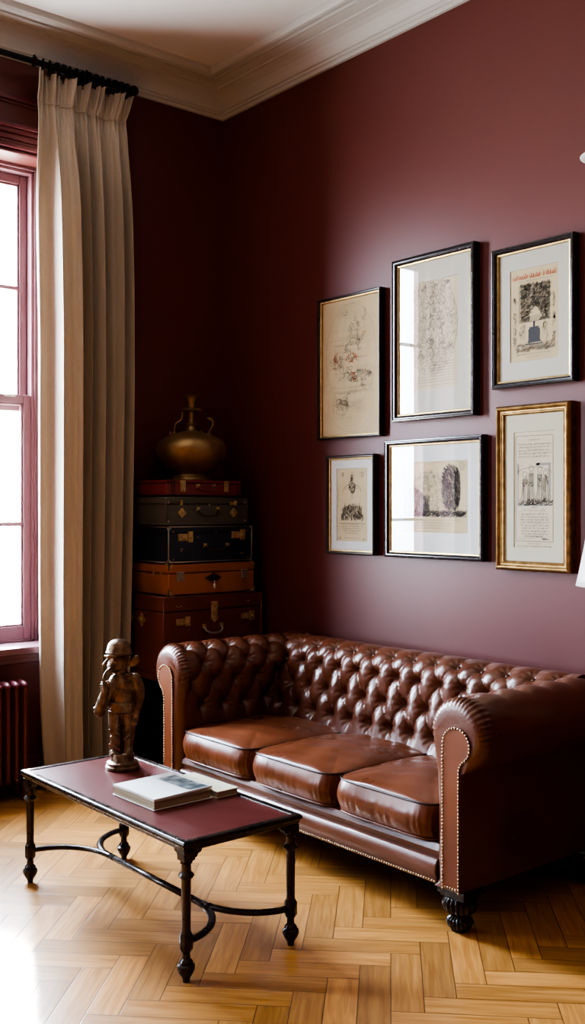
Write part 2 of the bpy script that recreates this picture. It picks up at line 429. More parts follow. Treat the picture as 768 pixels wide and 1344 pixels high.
# ------------------------------------------------------------------ radiator
def radiator():
    r = thing('radiator', 'burgundy painted column radiator standing below the window sill', 'radiator', (.12, -1.70, 0))
    n = 13; pit = .046; ys = [.335 - i * pit for i in range(n)]
    bm = BM()
    for xo in (-.045, 0, .045):
        tube(bm, smooth_path([(xo, 0, .10), (xo, 0, .2), (xo, 0, .4), (xo, 0, .54), (xo, 0, .59)], 3), .0135, 8)
    for zc in (.585, .105):
        sphere(bm, (0, 0, zc), .021, 12, 8, (3.3, 1.0, 1.15))
    proto = obj('section', bm, TRIMR, r, smooth=True); proto.location = (0, ys[0], 0)
    for y in ys[1:]:
        c = proto.copy(); COL.objects.link(c); c.parent = r; c.location = (0, y, 0)
    for y in (ys[0], ys[-1]):
        bm = BM()
        for xo in (-.045, .045): lathe(bm, [(.02, 0), (.018, .03), (.012, .06), (.012, .1)], 10, (xo, y, 0))
        obj('foot', bm, TRIMR, r, smooth=True)
    bm = BM(); tube(bm, [(0, .345, .105), (0, .385, .105), (-.0, .385, .09), (0, .385, 0)], .011, 8); sphere(bm, (0, .385, .11), .02)
    obj('valve_pipe', bm, TRIMR, r, smooth=True)
radiator()

# ------------------------------------------------------------------ curtain and rod
def curtain(name, label, ya, yb, seed, mirror=False):
    """ya = edge nearest the glass, yb = the outer edge"""
    t = thing(name, label, 'curtain', (.14, (ya + yb) / 2, 0), group=None)
    rs = np.random.RandomState(seed)
    NP, NZ = 420, 150
    p = np.linspace(0, 1, NP)
    ph = np.interp(p, np.linspace(0, 1, 9), np.linspace(0, 1, 9) + np.concatenate([[0], rs.uniform(-.035, .035, 7), [0]]))
    verts = np.zeros((NZ, NP, 3))
    w0 = yb - ya
    zs = np.concatenate([np.linspace(.012, 3.50, 105), np.linspace(3.51, 3.76, NZ - 105)])
    yc = (ya + yb) / 2
    sg = 1 if yb > ya else -1
    for i, z in enumerate(zs):
        k = (z - .012) / 3.6
        # outline in y : gathered at tape, fuller in the middle, header flares
        if z > 3.615: g = (z - 3.615) / .145; left = -.06 - .02 * g; right = .965 + .06 * g
        else:
            b = max(0, (3.615 - z) / 3.6)
            left = -.06 + .045 * min(1, b * 3) + .06 * max(0, 1 - z / .5) ** 1.5
            right = .965 + .035 * min(1, b * 4) - .10 * max(0, 1 - z / 2.2) ** 1.3
        yy = ya + w0 * (left + (right - left) * p)
        big = np.sin(2 * PI * 6.0 * ph + .6) + .35 * np.sin(2 * PI * 3.1 * p + 1.3 + .5 * k) + .22 * np.sin(2 * PI * 11 * p + 2 + k)
        small = np.sin(2 * PI * 17 * ph + 1) + .6 * np.sin(2 * PI * 27 * p + .4)
        gath = math.exp(-((z - 3.605) / .05) ** 2)
        hb = 1 / (1 + math.exp((z - 3.35) / .1))         # 1 in the body
        A = .055 * hb + .010 * (1 - hb)
        if z > 3.615: A = .012 + .02 * (z - 3.615) / .145
        B = .004 * math.exp(-max(0, 3.6 - z) / .3) + .004 * gath
        if z > 3.615: B = .004 + .012 * (z - 3.615) / .145
        x = A * big + B * small - .012 * gath
        # leading edge curls into the room low down
        edge = np.exp(-p / .07)
        x = x + edge * .02 * (1 - k)
        sl = np.exp(-((p - .16) / .2) ** 2) * .05 * math.exp(-((z - .35) / .45) ** 2)
        x = x + sl + .006 * np.sin(14 * z + 9 * p) * np.exp(-((p - .15) / .15) ** 2) * math.exp(-((z - .55) / .4) ** 2)
        yy = yy + sg * .012 * np.cos(2 * PI * 6 * ph + .6) * hb
        lead = np.interp(p, [0, .05, .14, .25, .33, .42, 1], [-.085, -.06, .02, .085, .06, 0, 0]); lead = np.convolve(np.pad(lead, 9, mode='edge'), np.ones(19) / 19, 'valid')
        x = x * (1 - .6 * hb * (p < .4) * np.clip((.4 - p) / .1, 0, 1)) + lead * hb * (1 - .35 * math.exp(-z / .3))
        verts[i, :, 0] = np.clip(x, -.088, .15); verts[i, :, 1] = yy - yc; verts[i, :, 2] = z
    V = verts.reshape(-1, 3)
    ii, jj = np.meshgrid(np.arange(NZ - 1), np.arange(NP - 1), indexing='ij')
    a = (ii * NP + jj).ravel()
    F = np.stack([a, a + 1, a + NP + 1, a + NP], 1)
    o = raw('drape', V, F, CURT, t)
    s = o.modifiers.new('thick', 'SOLIDIFY'); s.thickness = .002; s.offset = 0
    # gathering tape stitched round the heading
    bm = BM()
    i = int(np.argmin(abs(zs - 3.612)))
    pts = [(verts[i, j, 0] + .003, verts[i, j, 1], zs[i]) for j in range(0, NP, 4)]
    tube(bm, pts, .0035, 6, flat=(1, 1.2)); obj('gathering_cord', bm, CURT, t, smooth=True)
    # rings on the rod
    nr = 14
    bm = BM()
    pts = [(.033 * math.cos(a), 0, .033 * math.sin(a)) for a in np.linspace(0, 2 * PI, 24, endpoint=False)]
    tube(bm, pts, .0055, 8, closed=True); sphere(bm, (0, 0, -.04), .008); tube(bm, [(0, 0, -.045), (0, 0, -.065)], .003, 6)
    proto = None
    for q in range(nr):
        f = q / (nr - 1)
        y = ya + w0 * (.0 + .98 * f) - yc
        if proto is None: proto = obj('curtain_ring', bm, IRON, t, smooth=True); o2 = proto
        else: o2 = proto.copy(); COL.objects.link(o2); o2.parent = t
        o2.location = (0, y, 3.795); o2.rotation_euler = (0, rs.uniform(-.1, .1), rs.uniform(-.35, .35))
curtain('curtain', 'full length beige linen curtain with gathered heading, hanging between window and suitcases', -1.255, -.745, 3)
curtain('curtain.001', 'matching beige curtain at the far side of the window, seen only in the picture glass', -2.02, -2.50, 5)

def rod():
    t = thing('curtain_rod', 'black iron curtain rod under the cornice carrying the beige curtain', 'curtain rod', (.14, -1.62, 3.805))
    bm = BM(); tube(bm, [(0, -.98, 0), (0, .88, 0)], .0155, 14); obj('pole', bm, IRON, t, smooth=True, ang=.6)
    for s, y in ((1, .885), (-1, -.985)):
        bm = BM(); lathe(bm, [(.017, 0), (.02, .006), (.026, .014), (.029, .026), (.024, .04), (.012, .05), (0, .053)], 18)
        obj('finial', bm, IRON, t, smooth=True, loc=(0, y, 0), rot=(-PI / 2 * s, 0, 0))
    bm = BM(); pts = [(.021 * math.cos(a), 0, .021 * math.sin(a)) for a in np.linspace(0, 2 * PI, 20, endpoint=False)]; tube(bm, pts, .007, 8, closed=True); tube(bm, [(0, 0, .02), (0, 0, .034)], .006, 8)
    obj('stop_collar', bm, IRON, t, smooth=True, loc=(0, .318, 0))
    for y in (.62, -.36):
        bm = BM(); lathe(bm, [(.03, 0), (.03, .008), (.012, .014), (.01, .02), (.01, .12), (.012, .14)], 14)
        o = obj('bracket', bm, IRON, t, smooth=True, loc=(-.139, y, .002), rot=(0, PI / 2, 0))
        bm = BM(); pts = [(.024 * math.cos(a), 0, .024 * math.sin(a)) for a in np.linspace(0, 2 * PI, 20, endpoint=False)]
        tube(bm, pts, .007, 8, closed=True); tube(bm, [(0, 0, .02), (0, 0, .036)], .006, 8)
        obj('holder', bm, IRON, t, smooth=True, loc=(0, y, 0))
rod()

# ------------------------------------------------------------------ chesterfield sofa
SX0, SX1 = .955, 2.60
FY = -.95
def polyline_resample(P, n):
    P = np.array(P, float); d = np.r_[0, np.cumsum(np.hypot(*np.diff(P, axis=0).T))]
    s = np.linspace(0, d[-1], n)
    return np.stack([np.interp(s, d, P[:, 0]), np.interp(s, d, P[:, 1])], 1), s

def normals2(P, sign):
    T = np.gradient(P, axis=0); T /= np.linalg.norm(T, axis=1)[:, None]
    return np.stack([T[:, 1], -T[:, 0]], 1) * sign

TW, TT = .132, .23
def tuft(S, Lp, l0, nrow, s_off, fade_lo=.11, fade_hi=.16, Hh=.021, D=.036, tops=.45):
    """displacement (<=0) and button list positions for arrays S (length), Lp (profile)"""
    l1 = l0 + nrow * TT / 2
    lc = np.clip(Lp, l0, l1)
    a = (S - s_off) / TW + (lc - l0) / TT; b = (S - s_off) / TW - (lc - l0) / TT
    m = np.abs(np.sin(PI * a) * np.sin(PI * b))
    w = np.ones_like(m)
    w = np.where(Lp < l0, np.clip(1 - (l0 - Lp) / fade_lo, 0, 1), w)
    w = np.where(Lp > l1, np.clip(1 - (Lp - l1) / fade_hi, 0, 1), w)
    w = w * w * (3 - 2 * w)
    puff = m ** .33
    # button dips
    A, Bq = np.round(a), np.round(b)
    ds = (a - A + b - Bq) * TW / 2; dl = (a - A - b + Bq) * TT / 2
    dl = dl + (Lp - lc)
    d2 = ds ** 2 + dl ** 2
    dip = np.exp(-d2 / (.020 ** 2)) + .55 * np.exp(-d2 / (.042 ** 2))
    ang = np.arctan2(dl, ds)
    wr = .0022 * np.cos(ang * 9 + 3 * A + 5 * Bq) * np.exp(-((np.sqrt(d2) - .032) / .016) ** 2)
    top = 1 - tops * np.clip((Lp - l1 + .09) / .1, 0, 1)
    return w * top * (Hh * (puff - 1) - D * dip * .55) + w * wr

def surf(P, N, ns, s0, s1, dispf, mapf, name, m, parent, cap=None, svals=None):
    s = np.linspace(s0, s1, ns) if svals is None else svals
    ns = len(s)
    d = np.r_[0, np.cumsum(np.hypot(*np.diff(P, axis=0).T))]
    S, Lp = np.meshgrid(s, d, indexing='ij')
    D = dispf(S, Lp)
    X = P[None, :, 0] + N[None, :, 0] * D; Z = P[None, :, 1] + N[None, :, 1] * D
    V = mapf(S, X, Z)
    M = P.shape[0]
    V = np.stack(V, -1).reshape(-1, 3)
    ii, jj = np.meshgrid(np.arange(ns - 1), np.arange(M - 1), indexing='ij'); a = (ii * M + jj).ravel()
    F = [tuple(f) for f in np.stack([a, a + 1, a + M + 1, a + M], 1)]
    # close the profile and cap both ends
    F += [(i * M + M - 1, i * M, (i + 1) * M, (i + 1) * M + M - 1) for i in range(ns - 1)]
    if cap:
        F.append(tuple(range(M))); F.append(tuple(range((ns - 1) * M, ns * M))[::-1])
    me = bpy.data.meshes.new(name); me.from_pydata([tuple(v) for v in V], [], F); me.update()
    bm = BM(); bm.from_mesh(me); bmesh.ops.recalc_face_normals(bm, faces=bm.faces[:]); bm.to_mesh(me); bm.free()
    o = link(name, me, m, parent, True)
    me.set_sharp_from_angle(angle=1.15)
    return o

def circ(c, r, a0, a1, n): return [(c[0] + r * math.cos(a), c[1] + r * math.sin(a)) for a in np.linspace(a0, a1, n)]
ARM_C, ARM_R = (.098, .702), .132
def arm_profile(off=0.0, n=330):
    r = ARM_R - off
    pts = [(off, .155 + off * .4), (off, .44), (off - .006, .56), (off - .022, .64)]
    pts += circ(ARM_C, r, PI * .985, -PI * .43, 60)
    pts += [(.124 - off, .565 + (.0 if off == 0 else .02)), (.122 - off, .48), (.122 - off, .155 + off * .4)]
    return polyline_resample(pts, n)

def facing(off, n):
    c, r = (.108, .668), .060 - off
    pts = [(.046 + off, .158), (.047 + off, .45), (.046 + off, .62)] + circ(c, r, PI * .98, -PI * .36, 40) + [(.121 - off, .592), (.119 - off, .57), (.118 - off, .50), (.118 - off, .158)]
    return polyline_resample(pts, n)[0]

def sofa():
    sx = (SX0 + SX1) / 2
    root = thing('chesterfield_sofa', 'brown leather three seat sofa with deep buttoned back and rolled arms against the wall', 'sofa', (sx, -.5, 0))
    c = Vector((sx, -.5, 0))
    btn = BM(); sphere(btn, (0, 0, 0), .0105, 14, 8, (1, 1, .5)); bme = bpy.data.meshes.new('button'); btn.to_mesh(bme); btn.free(); bme.materials.append(BUTN)
    for f in bme.polygons: f.use_smooth = True
    def place_buttons(P, N, s_lo, s_hi, l0, nrow, s_off, mapf, dirf, parent, fade_b=False):
        d = np.r_[0, np.cumsum(np.hypot(*np.diff(P, axis=0).T))]
        for r in range(nrow + 1):
            l = l0 + r * TT / 2
            j = int(np.argmin(abs(d - l)))
            k0 = math.floor((s_lo - s_off) / TW) - 1
            for k in range(k0, k0 + 40):
                s = s_off + (k + (.5 if r % 2 else 0)) * TW
                if s < s_lo or s > s_hi: continue
                q = P[j] + N[j] * ((-(.021 if fade_b else .017) - .036 * 1.55 * .55) * (1 - (.45 if fade_b else .1) * (r == nrow)) + .004)
                o = bpy.data.objects.new('button', bme); COL.objects.link(o); o.parent = parent
                v = mapf(np.array(s), np.array(q[0]), np.array(q[1])); o.location = tuple(float(x) for x in v)
                nv = Vector(dirf(N[j])); o.rotation_euler = nv.to_track_quat('Z', 'Y').to_euler()
    # --- backrest; profile in (distance from wall, z)
    bp = [(.405, .30), (.39, .42), (.362, .56), (.338, .66)] + circ((.198, .70), .135, .02, PI * 1.12, 60) + [(.085, .58), (.075, .5), (.075, .155)]
    P, _ = polyline_resample(bp, 230); N = normals2(P, 1)
    bl0, brow = .205, 3
    so = sx
    mapb = lambda S, X, Z: (S - c.x, -X - c.y, Z + 0 * S)
    back = surf(P, N, 330, SX0 - .10, SX1 + .10, lambda S, L: tuft(S, L, bl0, brow, so) + .0015 * np.sin(9 * S) * np.sin(7 * L), mapb, 'backrest', LEA, root, cap=True)
    place_buttons(P, N, SX0 + .02, SX1 - .02, bl0, brow, so, mapb, lambda n: (0, -n[0], n[1]), back, True)
    # --- arms
    AP, _ = arm_profile(); AN = normals2(AP, -1)
    for side in (-1, 1):
        x0 = SX1 if side == 1 else SX0
        s_arr = np.concatenate([np.linspace(0, .05, 26), np.linspace(.056, .885, 135)])
        def disp(S, L):
            dd = tuft(S, L, .37, 3, .145, Hh=.017, D=.036, fade_hi=.15, tops=.1) * np.clip((S - .03) / .06, 0, 1)
            rr = .045
            e = np.clip((rr - S) / rr, 0, 1)
            dd = dd - rr * (1 - np.sqrt(np.clip(1 - e * e, 0, 1))) * np.clip((L - .0) / .02, 0, 1) * np.clip((1.13 - L) / .05, 0, 1)
            roll = np.clip((L - .40) / .08, 0, 1) * np.clip((1.02 - L) / .05, 0, 1)
            g = np.abs(np.sin(L * PI / .021 + .6 * np.sin(L * 40))) ** .6
            dd = dd - .0085 * (1 - g) * roll * np.exp(-((S - .030) / .026) ** 2)
            return dd
        mapa = lambda S, X, Z, x0=x0, side=side: (x0 + side * X - c.x, FY + S - c.y, Z + 0 * S)
        arm = surf(AP, AN, 0, 0, 0, disp, mapa, 'armrest', LEA, root, cap=True, svals=s_arr)
        place_buttons(AP, AN, .10, .80, .37, 3, .145, mapa, lambda n, side=side: (side * n[0], 0, n[1]), arm)
        # facing panel, nailed round its edge
        fp = facing(0, 150)
        poly = [(x0 + side * a - c.x, b) for a, b in fp]
        bm = BM()
        A = [bm.verts.new((a, FY - .006 - c.y, b)) for a, b in poly]; Bv = [bm.verts.new((a, FY + .02 - c.y, b)) for a, b in poly]
        bm.faces.new(A)
        for i in range(len(poly)):
            j = (i + 1) % len(poly); bm.faces.new((A[i], A[j], Bv[j], Bv[i]))
        f = obj('facing_panel', bm, LEAF, root, bevel=.003)
        f['label'] = 'flat tan leather facing of the rolled arm'
        np_ = facing(-.001, 600)
        tot = float(np.hypot(*np.diff(np_, axis=0).T).sum()); npos = int(tot / .0125)
        bm = BM()
        for k in range(npos + 1):
            j = int(round(k / npos * 599))
            sphere(bm, (x0 + side * np_[j][0] - c.x, FY - .007 - c.y, np_[j][1]), .0047, 6, 4, (1, .7, 1))
        for k in range(1, 6):
            sphere(bm, (x0 + side * (.046 + .072 * k / 6) - c.x, FY - .007 - c.y, .167), .0047, 6, 4, (1, .7, 1))
        obj('nailhead_trim', bm, BRASSN, root, smooth=True)
    # --- base rails
    def railprof(y, z0, z1, r):
        return [(y + .25, z0), (y + r * .4, z0), (y + .004, z0 + .012), (y, z0 + .035), (y - .004, (z0 + z1) / 2), (y, z1 - .02), (y + r * .35, z1 - .006), (y + r, z1), (y + .25, z1)]
    bm = BM(); prism(bm, [(a - c.y, b) for a, b in railprof(FY + .004, .153, .248, .03)], 'x', SX0 - .005 - c.x, SX1 + .005 - c.x)
    obj('front_rail', bm, LEA, root, bevel=.006, seg=3)
    bm = BM(); prism(bm, [(a - c.y, b) for a, b in railprof(FY + .022, .24, .30, .02)], 'x', SX0 - .005 - c.x, SX1 + .005 - c.x)
    obj('deck_border', bm, LEA, root, bevel=.006, seg=3)
    bm = BM(); box(bm, (SX0 - .01 - c.x, FY + .1 - c.y, .17), (SX1 + .01 - c.x, -.1 - c.y, .295)); obj('seat_deck', bm, PIPE, root)
    bm = BM()
    n = int((SX1 - SX0) / .0125)
    for k in range(n + 1): sphere(bm, (SX0 + (SX1 - SX0) * k / n - c.x, FY + .002 - c.y, .167), .0047, 6, 4, (1, .8, 1))
    obj('nailhead_trim', bm, BRASSN, root, smooth=True)
    # --- seat cushions
    cw = (SX1 - SX0) / 3
    for q in range(3):
        cx = SX0 + cw * (q + .5)
        hx, hy, hz = cw / 2 - .002, .30, .062
        y0 = FY + .022 + hy - .02
        rs = np.random.RandomState(q)
        n, nz = 64, 14
        def sq(p, qv, bul):
            # plan outline: rounded square
            e = 7.0
            m_ = np.maximum(abs(p), abs(qv)) + 1e-9
            nrm = (abs(p) ** e + abs(qv) ** e) ** (1 / e) + 1e-9
            f = m_ / nrm
            return p * f, qv * f
        V, F = [], []
        g = np.linspace(-1, 1, n)
        g = np.sign(g) * (1 - (1 - abs(g)) ** 1.35)
        pp, qq = np.meshgrid(g, g, indexing='ij')
        def top(sgn):
            a, b = sq(pp, qq, 0)
            cr = np.clip((1 - pp ** 2), 0, 1) ** .55 * np.clip((1 - qq ** 2), 0, 1) ** .5
            dz = (.046 if sgn > 0 else .006) * cr
            wv = .0028 * np.sin(9 * pp + 4 * qq + q) * cr + .002 * np.sin(17 * qq - 6 * pp + 2 * q) * cr
            return np.stack([a * hx, b * hy, sgn * (hz + dz) + (wv if sgn > 0 else 0)], -1).reshape(-1, 3)
        T = top(1); Bm = top(-1)
        V = [tuple(v) for v in T] + [tuple(v) for v in Bm]
        idx = lambda i, j, o=0: o + i * n + j
        for i in range(n - 1):
            for j in range(n - 1):
                F.append((idx(i, j), idx(i + 1, j), idx(i + 1, j + 1), idx(i, j + 1)))
                F.append((idx(i, j, n * n), idx(i, j + 1, n * n), idx(i + 1, j + 1, n * n), idx(i + 1, j, n * n)))
        ring = [(i, 0) for i in range(n)] + [(n - 1, j) for j in range(1, n)] + [(i, n - 1) for i in range(n - 2, -1, -1)] + [(0, j) for j in range(n - 2, 0, -1)]
        loops = [[idx(i, j) for i, j in ring]]
        for k in range(1, nz):
            f = k / nz; bul = math.sin(PI * f)
            lp = []
            for u, (i, j) in enumerate(ring):
                t_, b_ = T[idx(i, j)], Bm[idx(i, j)]
                nx, ny = pp[i, j] if abs(pp[i, j]) > .98 else 0, qq[i, j] if abs(qq[i, j]) > .98 else 0
                wr = .0028 * f * math.sin(u * 1.1 + 3 * math.sin(u * .37) + q) * bul
                bx = (.004 if True else 0) * bul * nx; by = (.020 if ny < 0 else .002) * bul * ny + wr * (ny != 0)
                V.append((t_[0] * (1 - f) + b_[0] * f + bx, t_[1] * (1 - f) + b_[1] * f + by, t_[2] * (1 - f) + b_[2] * f)); lp.append(len(V) - 1)
            loops.append(lp)
        loops.append([idx(i, j, n * n) for i, j in ring])
        m_ = len(ring)
        for a, b in zip(loops, loops[1:]):
            for u in range(m_): F.append((a[u], b[u], b[(u + 1) % m_], a[(u + 1) % m_]))
        loc = (cx - c.x, y0 - c.y, .298 + hz + .006)
        me = bpy.data.meshes.new('seat_cushion'); me.from_pydata(V, [], F)
        bm = BM(); bm.from_mesh(me); bmesh.ops.recalc_face_normals(bm, faces=bm.faces[:]); bm.to_mesh(me); bm.free()
        cu = link('seat_cushion', me, LEAC, root, True, loc)
        for zz, src in ((1, T), (-1, Bm)):
            bm = BM(); pts = [Vector(src[idx(i, j)]) for i, j in ring]
            pts = [p + Vector((0, -.002 if p.y < 0 else .0, .001 * zz)) for p in pts]
            tube(bm, pts, .0042, 6, closed=True); obj('piping', bm, PIPE if zz > 0 else LEAC, cu, smooth=True)
    # --- carved feet
    for fx, fy in ((SX0 - .068, FY + .06), (SX1 + .068, FY + .06), (SX0 - .068, -.14), (SX1 + .068, -.14)):
        bm = BM()
        box(bm, (-.062, -.05, .134), (.062, .062, .156)); box(bm, (-.054, -.044, .122), (.054, .054, .136))
        lathe(bm, [(.02, .124), (.05, .122), (.061, .110), (.064, .094), (.058, .074), (.042, .062), (.034, .056), (.036, .050), (.046, .044), (.049, .034), (.044, .020), (.034, .008), (.03, 0), (0, 0)][::-1], 56, ribs=(.008, .12, 18, .16))
        obj('foot', bm, FOOTM, root, smooth=True, loc=(fx - c.x, fy - c.y, 0), ang=.7)
sofa()

# ------------------------------------------------------------------ coffee table
def coffee_table():
    X0, X1, Y0, Y1 = 1.235, 2.41, -1.888, -1.40
    cx, cy = (X0 + X1) / 2, (Y0 + Y1) / 2
    root = thing('coffee_table', 'low coffee table with oxblood leather top on turned black metal legs', 'coffee table', (cx, cy, 0))
    hx, hy = (X1 - X0) / 2, (Y1 - Y0) / 2
    ZT = .446
    # moulded metal rim swept round the top
    prof = [(.03, ZT - .012), (.03, ZT + .001), (.022, ZT + .003), (.006, ZT + .003), (0, ZT - .002), (.0, ZT - .012), (.006, ZT - .017), (.008, ZT - .026), (.014, ZT - .032), (.03, ZT - .032)]
    bm = BM(); rings = []
    for sx_, sy_ in ((-1, -1), (1, -1), (1, 1), (-1, 1)): rings.append([bm.verts.new((sx_ * (hx - o), sy_ * (hy - o), z)) for o, z in prof])
    for i in range(4):
        a, b = rings[i], rings[(i + 1) % 4]
        for k in range(len(prof)):
            j = (k + 1) % len(prof); bm.faces.new((a[k], b[k], b[j], a[j]))
    obj('table_rim', bm, TABM, root, bevel=.003, seg=3)
    bm = BM(); box(bm, (-hx + .028, -hy + .028, ZT - .03), (hx - .028, hy - .028, ZT - .001)); o = obj('table_top', bm, TLEA, root)
    o['label'] = 'oxblood leather inset of the table top'
    # legs
    prof = [(0, 0), (.011, 0), (.012, .010), (.016, .018), (.024, .030), (.029, .044), (.028, .053), (.02, .059), (.022, .063), (.019, .068), (.0135, .074), (.0125, .092), (.017, .098), (.0165, .102)]
    prof2 = [(.0165, .152), (.017, .156), (.0145, .162), (.0145, .18), (.0155, .30), (.0155, .326), (.022, .330), (.026, .337), (.022, .344), (.0155, .349), (.0155, .372), (.020, .376), (.0185, .382), (.0185, .39)]
    lx, ly = hx - .03, hy - .03
    for sx_ in (-1, 1):
        for sy_ in (-1, 1):
            bm = BM(); lathe(bm, prof, 24); lathe(bm, prof2, 24)
            lathe(bm, [(.018, .100), (.022, .106), (.022, .148), (.018, .154)], 8)
            leg = obj('leg', bm, TABM, root, smooth=True, loc=(sx_ * lx, sy_ * ly, 0), ang=.6)
            # scalloped corner bracket
            bm = BM(); box(bm, (-.021, -.021, .385), (.021, .021, .416))
            sc = [(0, .416), (0, .374), (.018, .378), (.023, .387), (.034, .39), (.039, .4), (.05, .403), (.056, .416)]
            prism(bm, [(-sx_ * a, b) for a, b in sc], 'y', -.012, .012)
            prism(bm, [(-sy_ * a, b) for a, b in sc], 'x', -.012, .012)
            obj('bracket', bm, TABM, leg, bevel=.002)
    # stretcher: two bowed ends joined by a bar
    bm = BM(); ZS = .127
    ax = hx - .03 - .27
    for s in (-1, 1):
        for sy_ in (-1, 1):
            th = np.linspace(0, PI / 2, 20)
            tube(bm, [(s * (lx - .255 + .255 * math.cos(a)), sy_ * (-ly + ly * math.sin(a)) , ZS) for a in th] + [(s * (lx - .30), 0, ZS)], .0125, 10, flat=(1.1, .85))
    tube(bm, [(-(lx - .27), 0, ZS), (0, 0, ZS), (lx - .27, 0, ZS)], .0125, 10, flat=(1.1, .85))
    obj('stretcher', bm, TABM, root, smooth=True)
coffee_table()
TOPZ = .4465

# ------------------------------------------------------------------ books
def wavy_sheet(bm, hx, hy, z, th, wave):
    n = 14
    up, lo = [], []
    for i in range(n + 1):
        for j in range(n + 1):
            x = -hx + 2 * hx * i / n; y = -hy + 2 * hy * j / n
            w = wave(i / n, j / n)
            up.append(bm.verts.new((x, y, z + th + w))); lo.append(bm.verts.new((x, y, z + w)))
    I = lambda i, j: i * (n + 1) + j
    for i in range(n):
        for j in range(n):
            bm.faces.new((up[I(i, j)], up[I(i + 1, j)], up[I(i + 1, j + 1)], up[I(i, j + 1)])); bm.faces.new((lo[I(i, j)], lo[I(i, j + 1)], lo[I(i + 1, j + 1)], lo[I(i + 1, j)]))
    for k in range(n):
        for q in ((I(k, 0), I(k + 1, 0)), (I(n, k), I(n, k + 1)), (I(k + 1, n), I(k, n)), (I(0, k + 1), I(0, k))):
            bm.faces.new((up[q[0]], lo[q[0]], lo[q[1]], up[q[1]]))

def books():
    r = .02
    t = thing('book', 'thick closed book lying lowest on the table, its brown page edges facing out', 'book', (1.912, -1.650, TOPZ), r)
    bm = BM(); box(bm, (-.138, -.125, 0), (.138, .125, .0035)); obj('back_cover', bm, BKC, t, bevel=.001)
    bm = BM(); box(bm, (-.134, -.121, .0035), (.134, .118, .0295)); obj('page_block', bm, BKP, t)
    bm = BM(); box(bm, (-.138, -.125, .0295), (.138, .125, .0325)); obj('front_cover', bm, BKP, t, bevel=.001)
    t2 = thing('magazine', 'white magazine with a dark printed picture, lying on top of the thick book', 'magazine', (1.914, -1.650, TOPZ + .0325), r + .01)
    wv = lambda u, v: .0045 * (.5 + .5 * math.sin(5 * u + 2 * v)) * u * (1 - .3 * v) + .002 * v
    bm = BM(); wavy_sheet(bm, .133, .125, .0003, .007, wv); obj('page_block', bm, BKC, t2, smooth=True, ang=.6)
    bm = BM(); n = 14; vs = {}
    for i in range(n + 1):
        for j in range(n + 1):
            u = .18 + .80 * i / n; v = .63 + .33 * j / n
            vs[i, j] = bm.verts.new((-.133 + .266 * u, -.125 + .25 * v, .0003 + .0074 + wv(u, v)))
    for i in range(n):
        for j in range(n): bm.faces.new((vs[i, j], vs[i + 1, j], vs[i + 1, j + 1], vs[i, j + 1]))
    o = obj('printed_picture', bm, BKIMG, t2, smooth=True); o['label'] = 'dark blue grey picture printed on the cover'
    t3 = thing('book', 'slim cream covered book on the table behind the thicker book', 'book', (1.925, -1.468, TOPZ), r)
    hx, hy = .140, .048
    bm = BM(); box(bm, (-hx, -hy, 0), (hx, hy, .003)); obj('back_cover', bm, BKY, t3, bevel=.001)
    bm = BM(); box(bm, (-hx + .003, -hy + .002, .003), (hx - .003, hy - .003, .021)); obj('page_block', bm, BKP, t3)
    bm = BM(); box(bm, (-hx, -hy, .021), (hx, hy, .0245)); obj('front_cover', bm, BKY, t3, bevel=.001)
books()

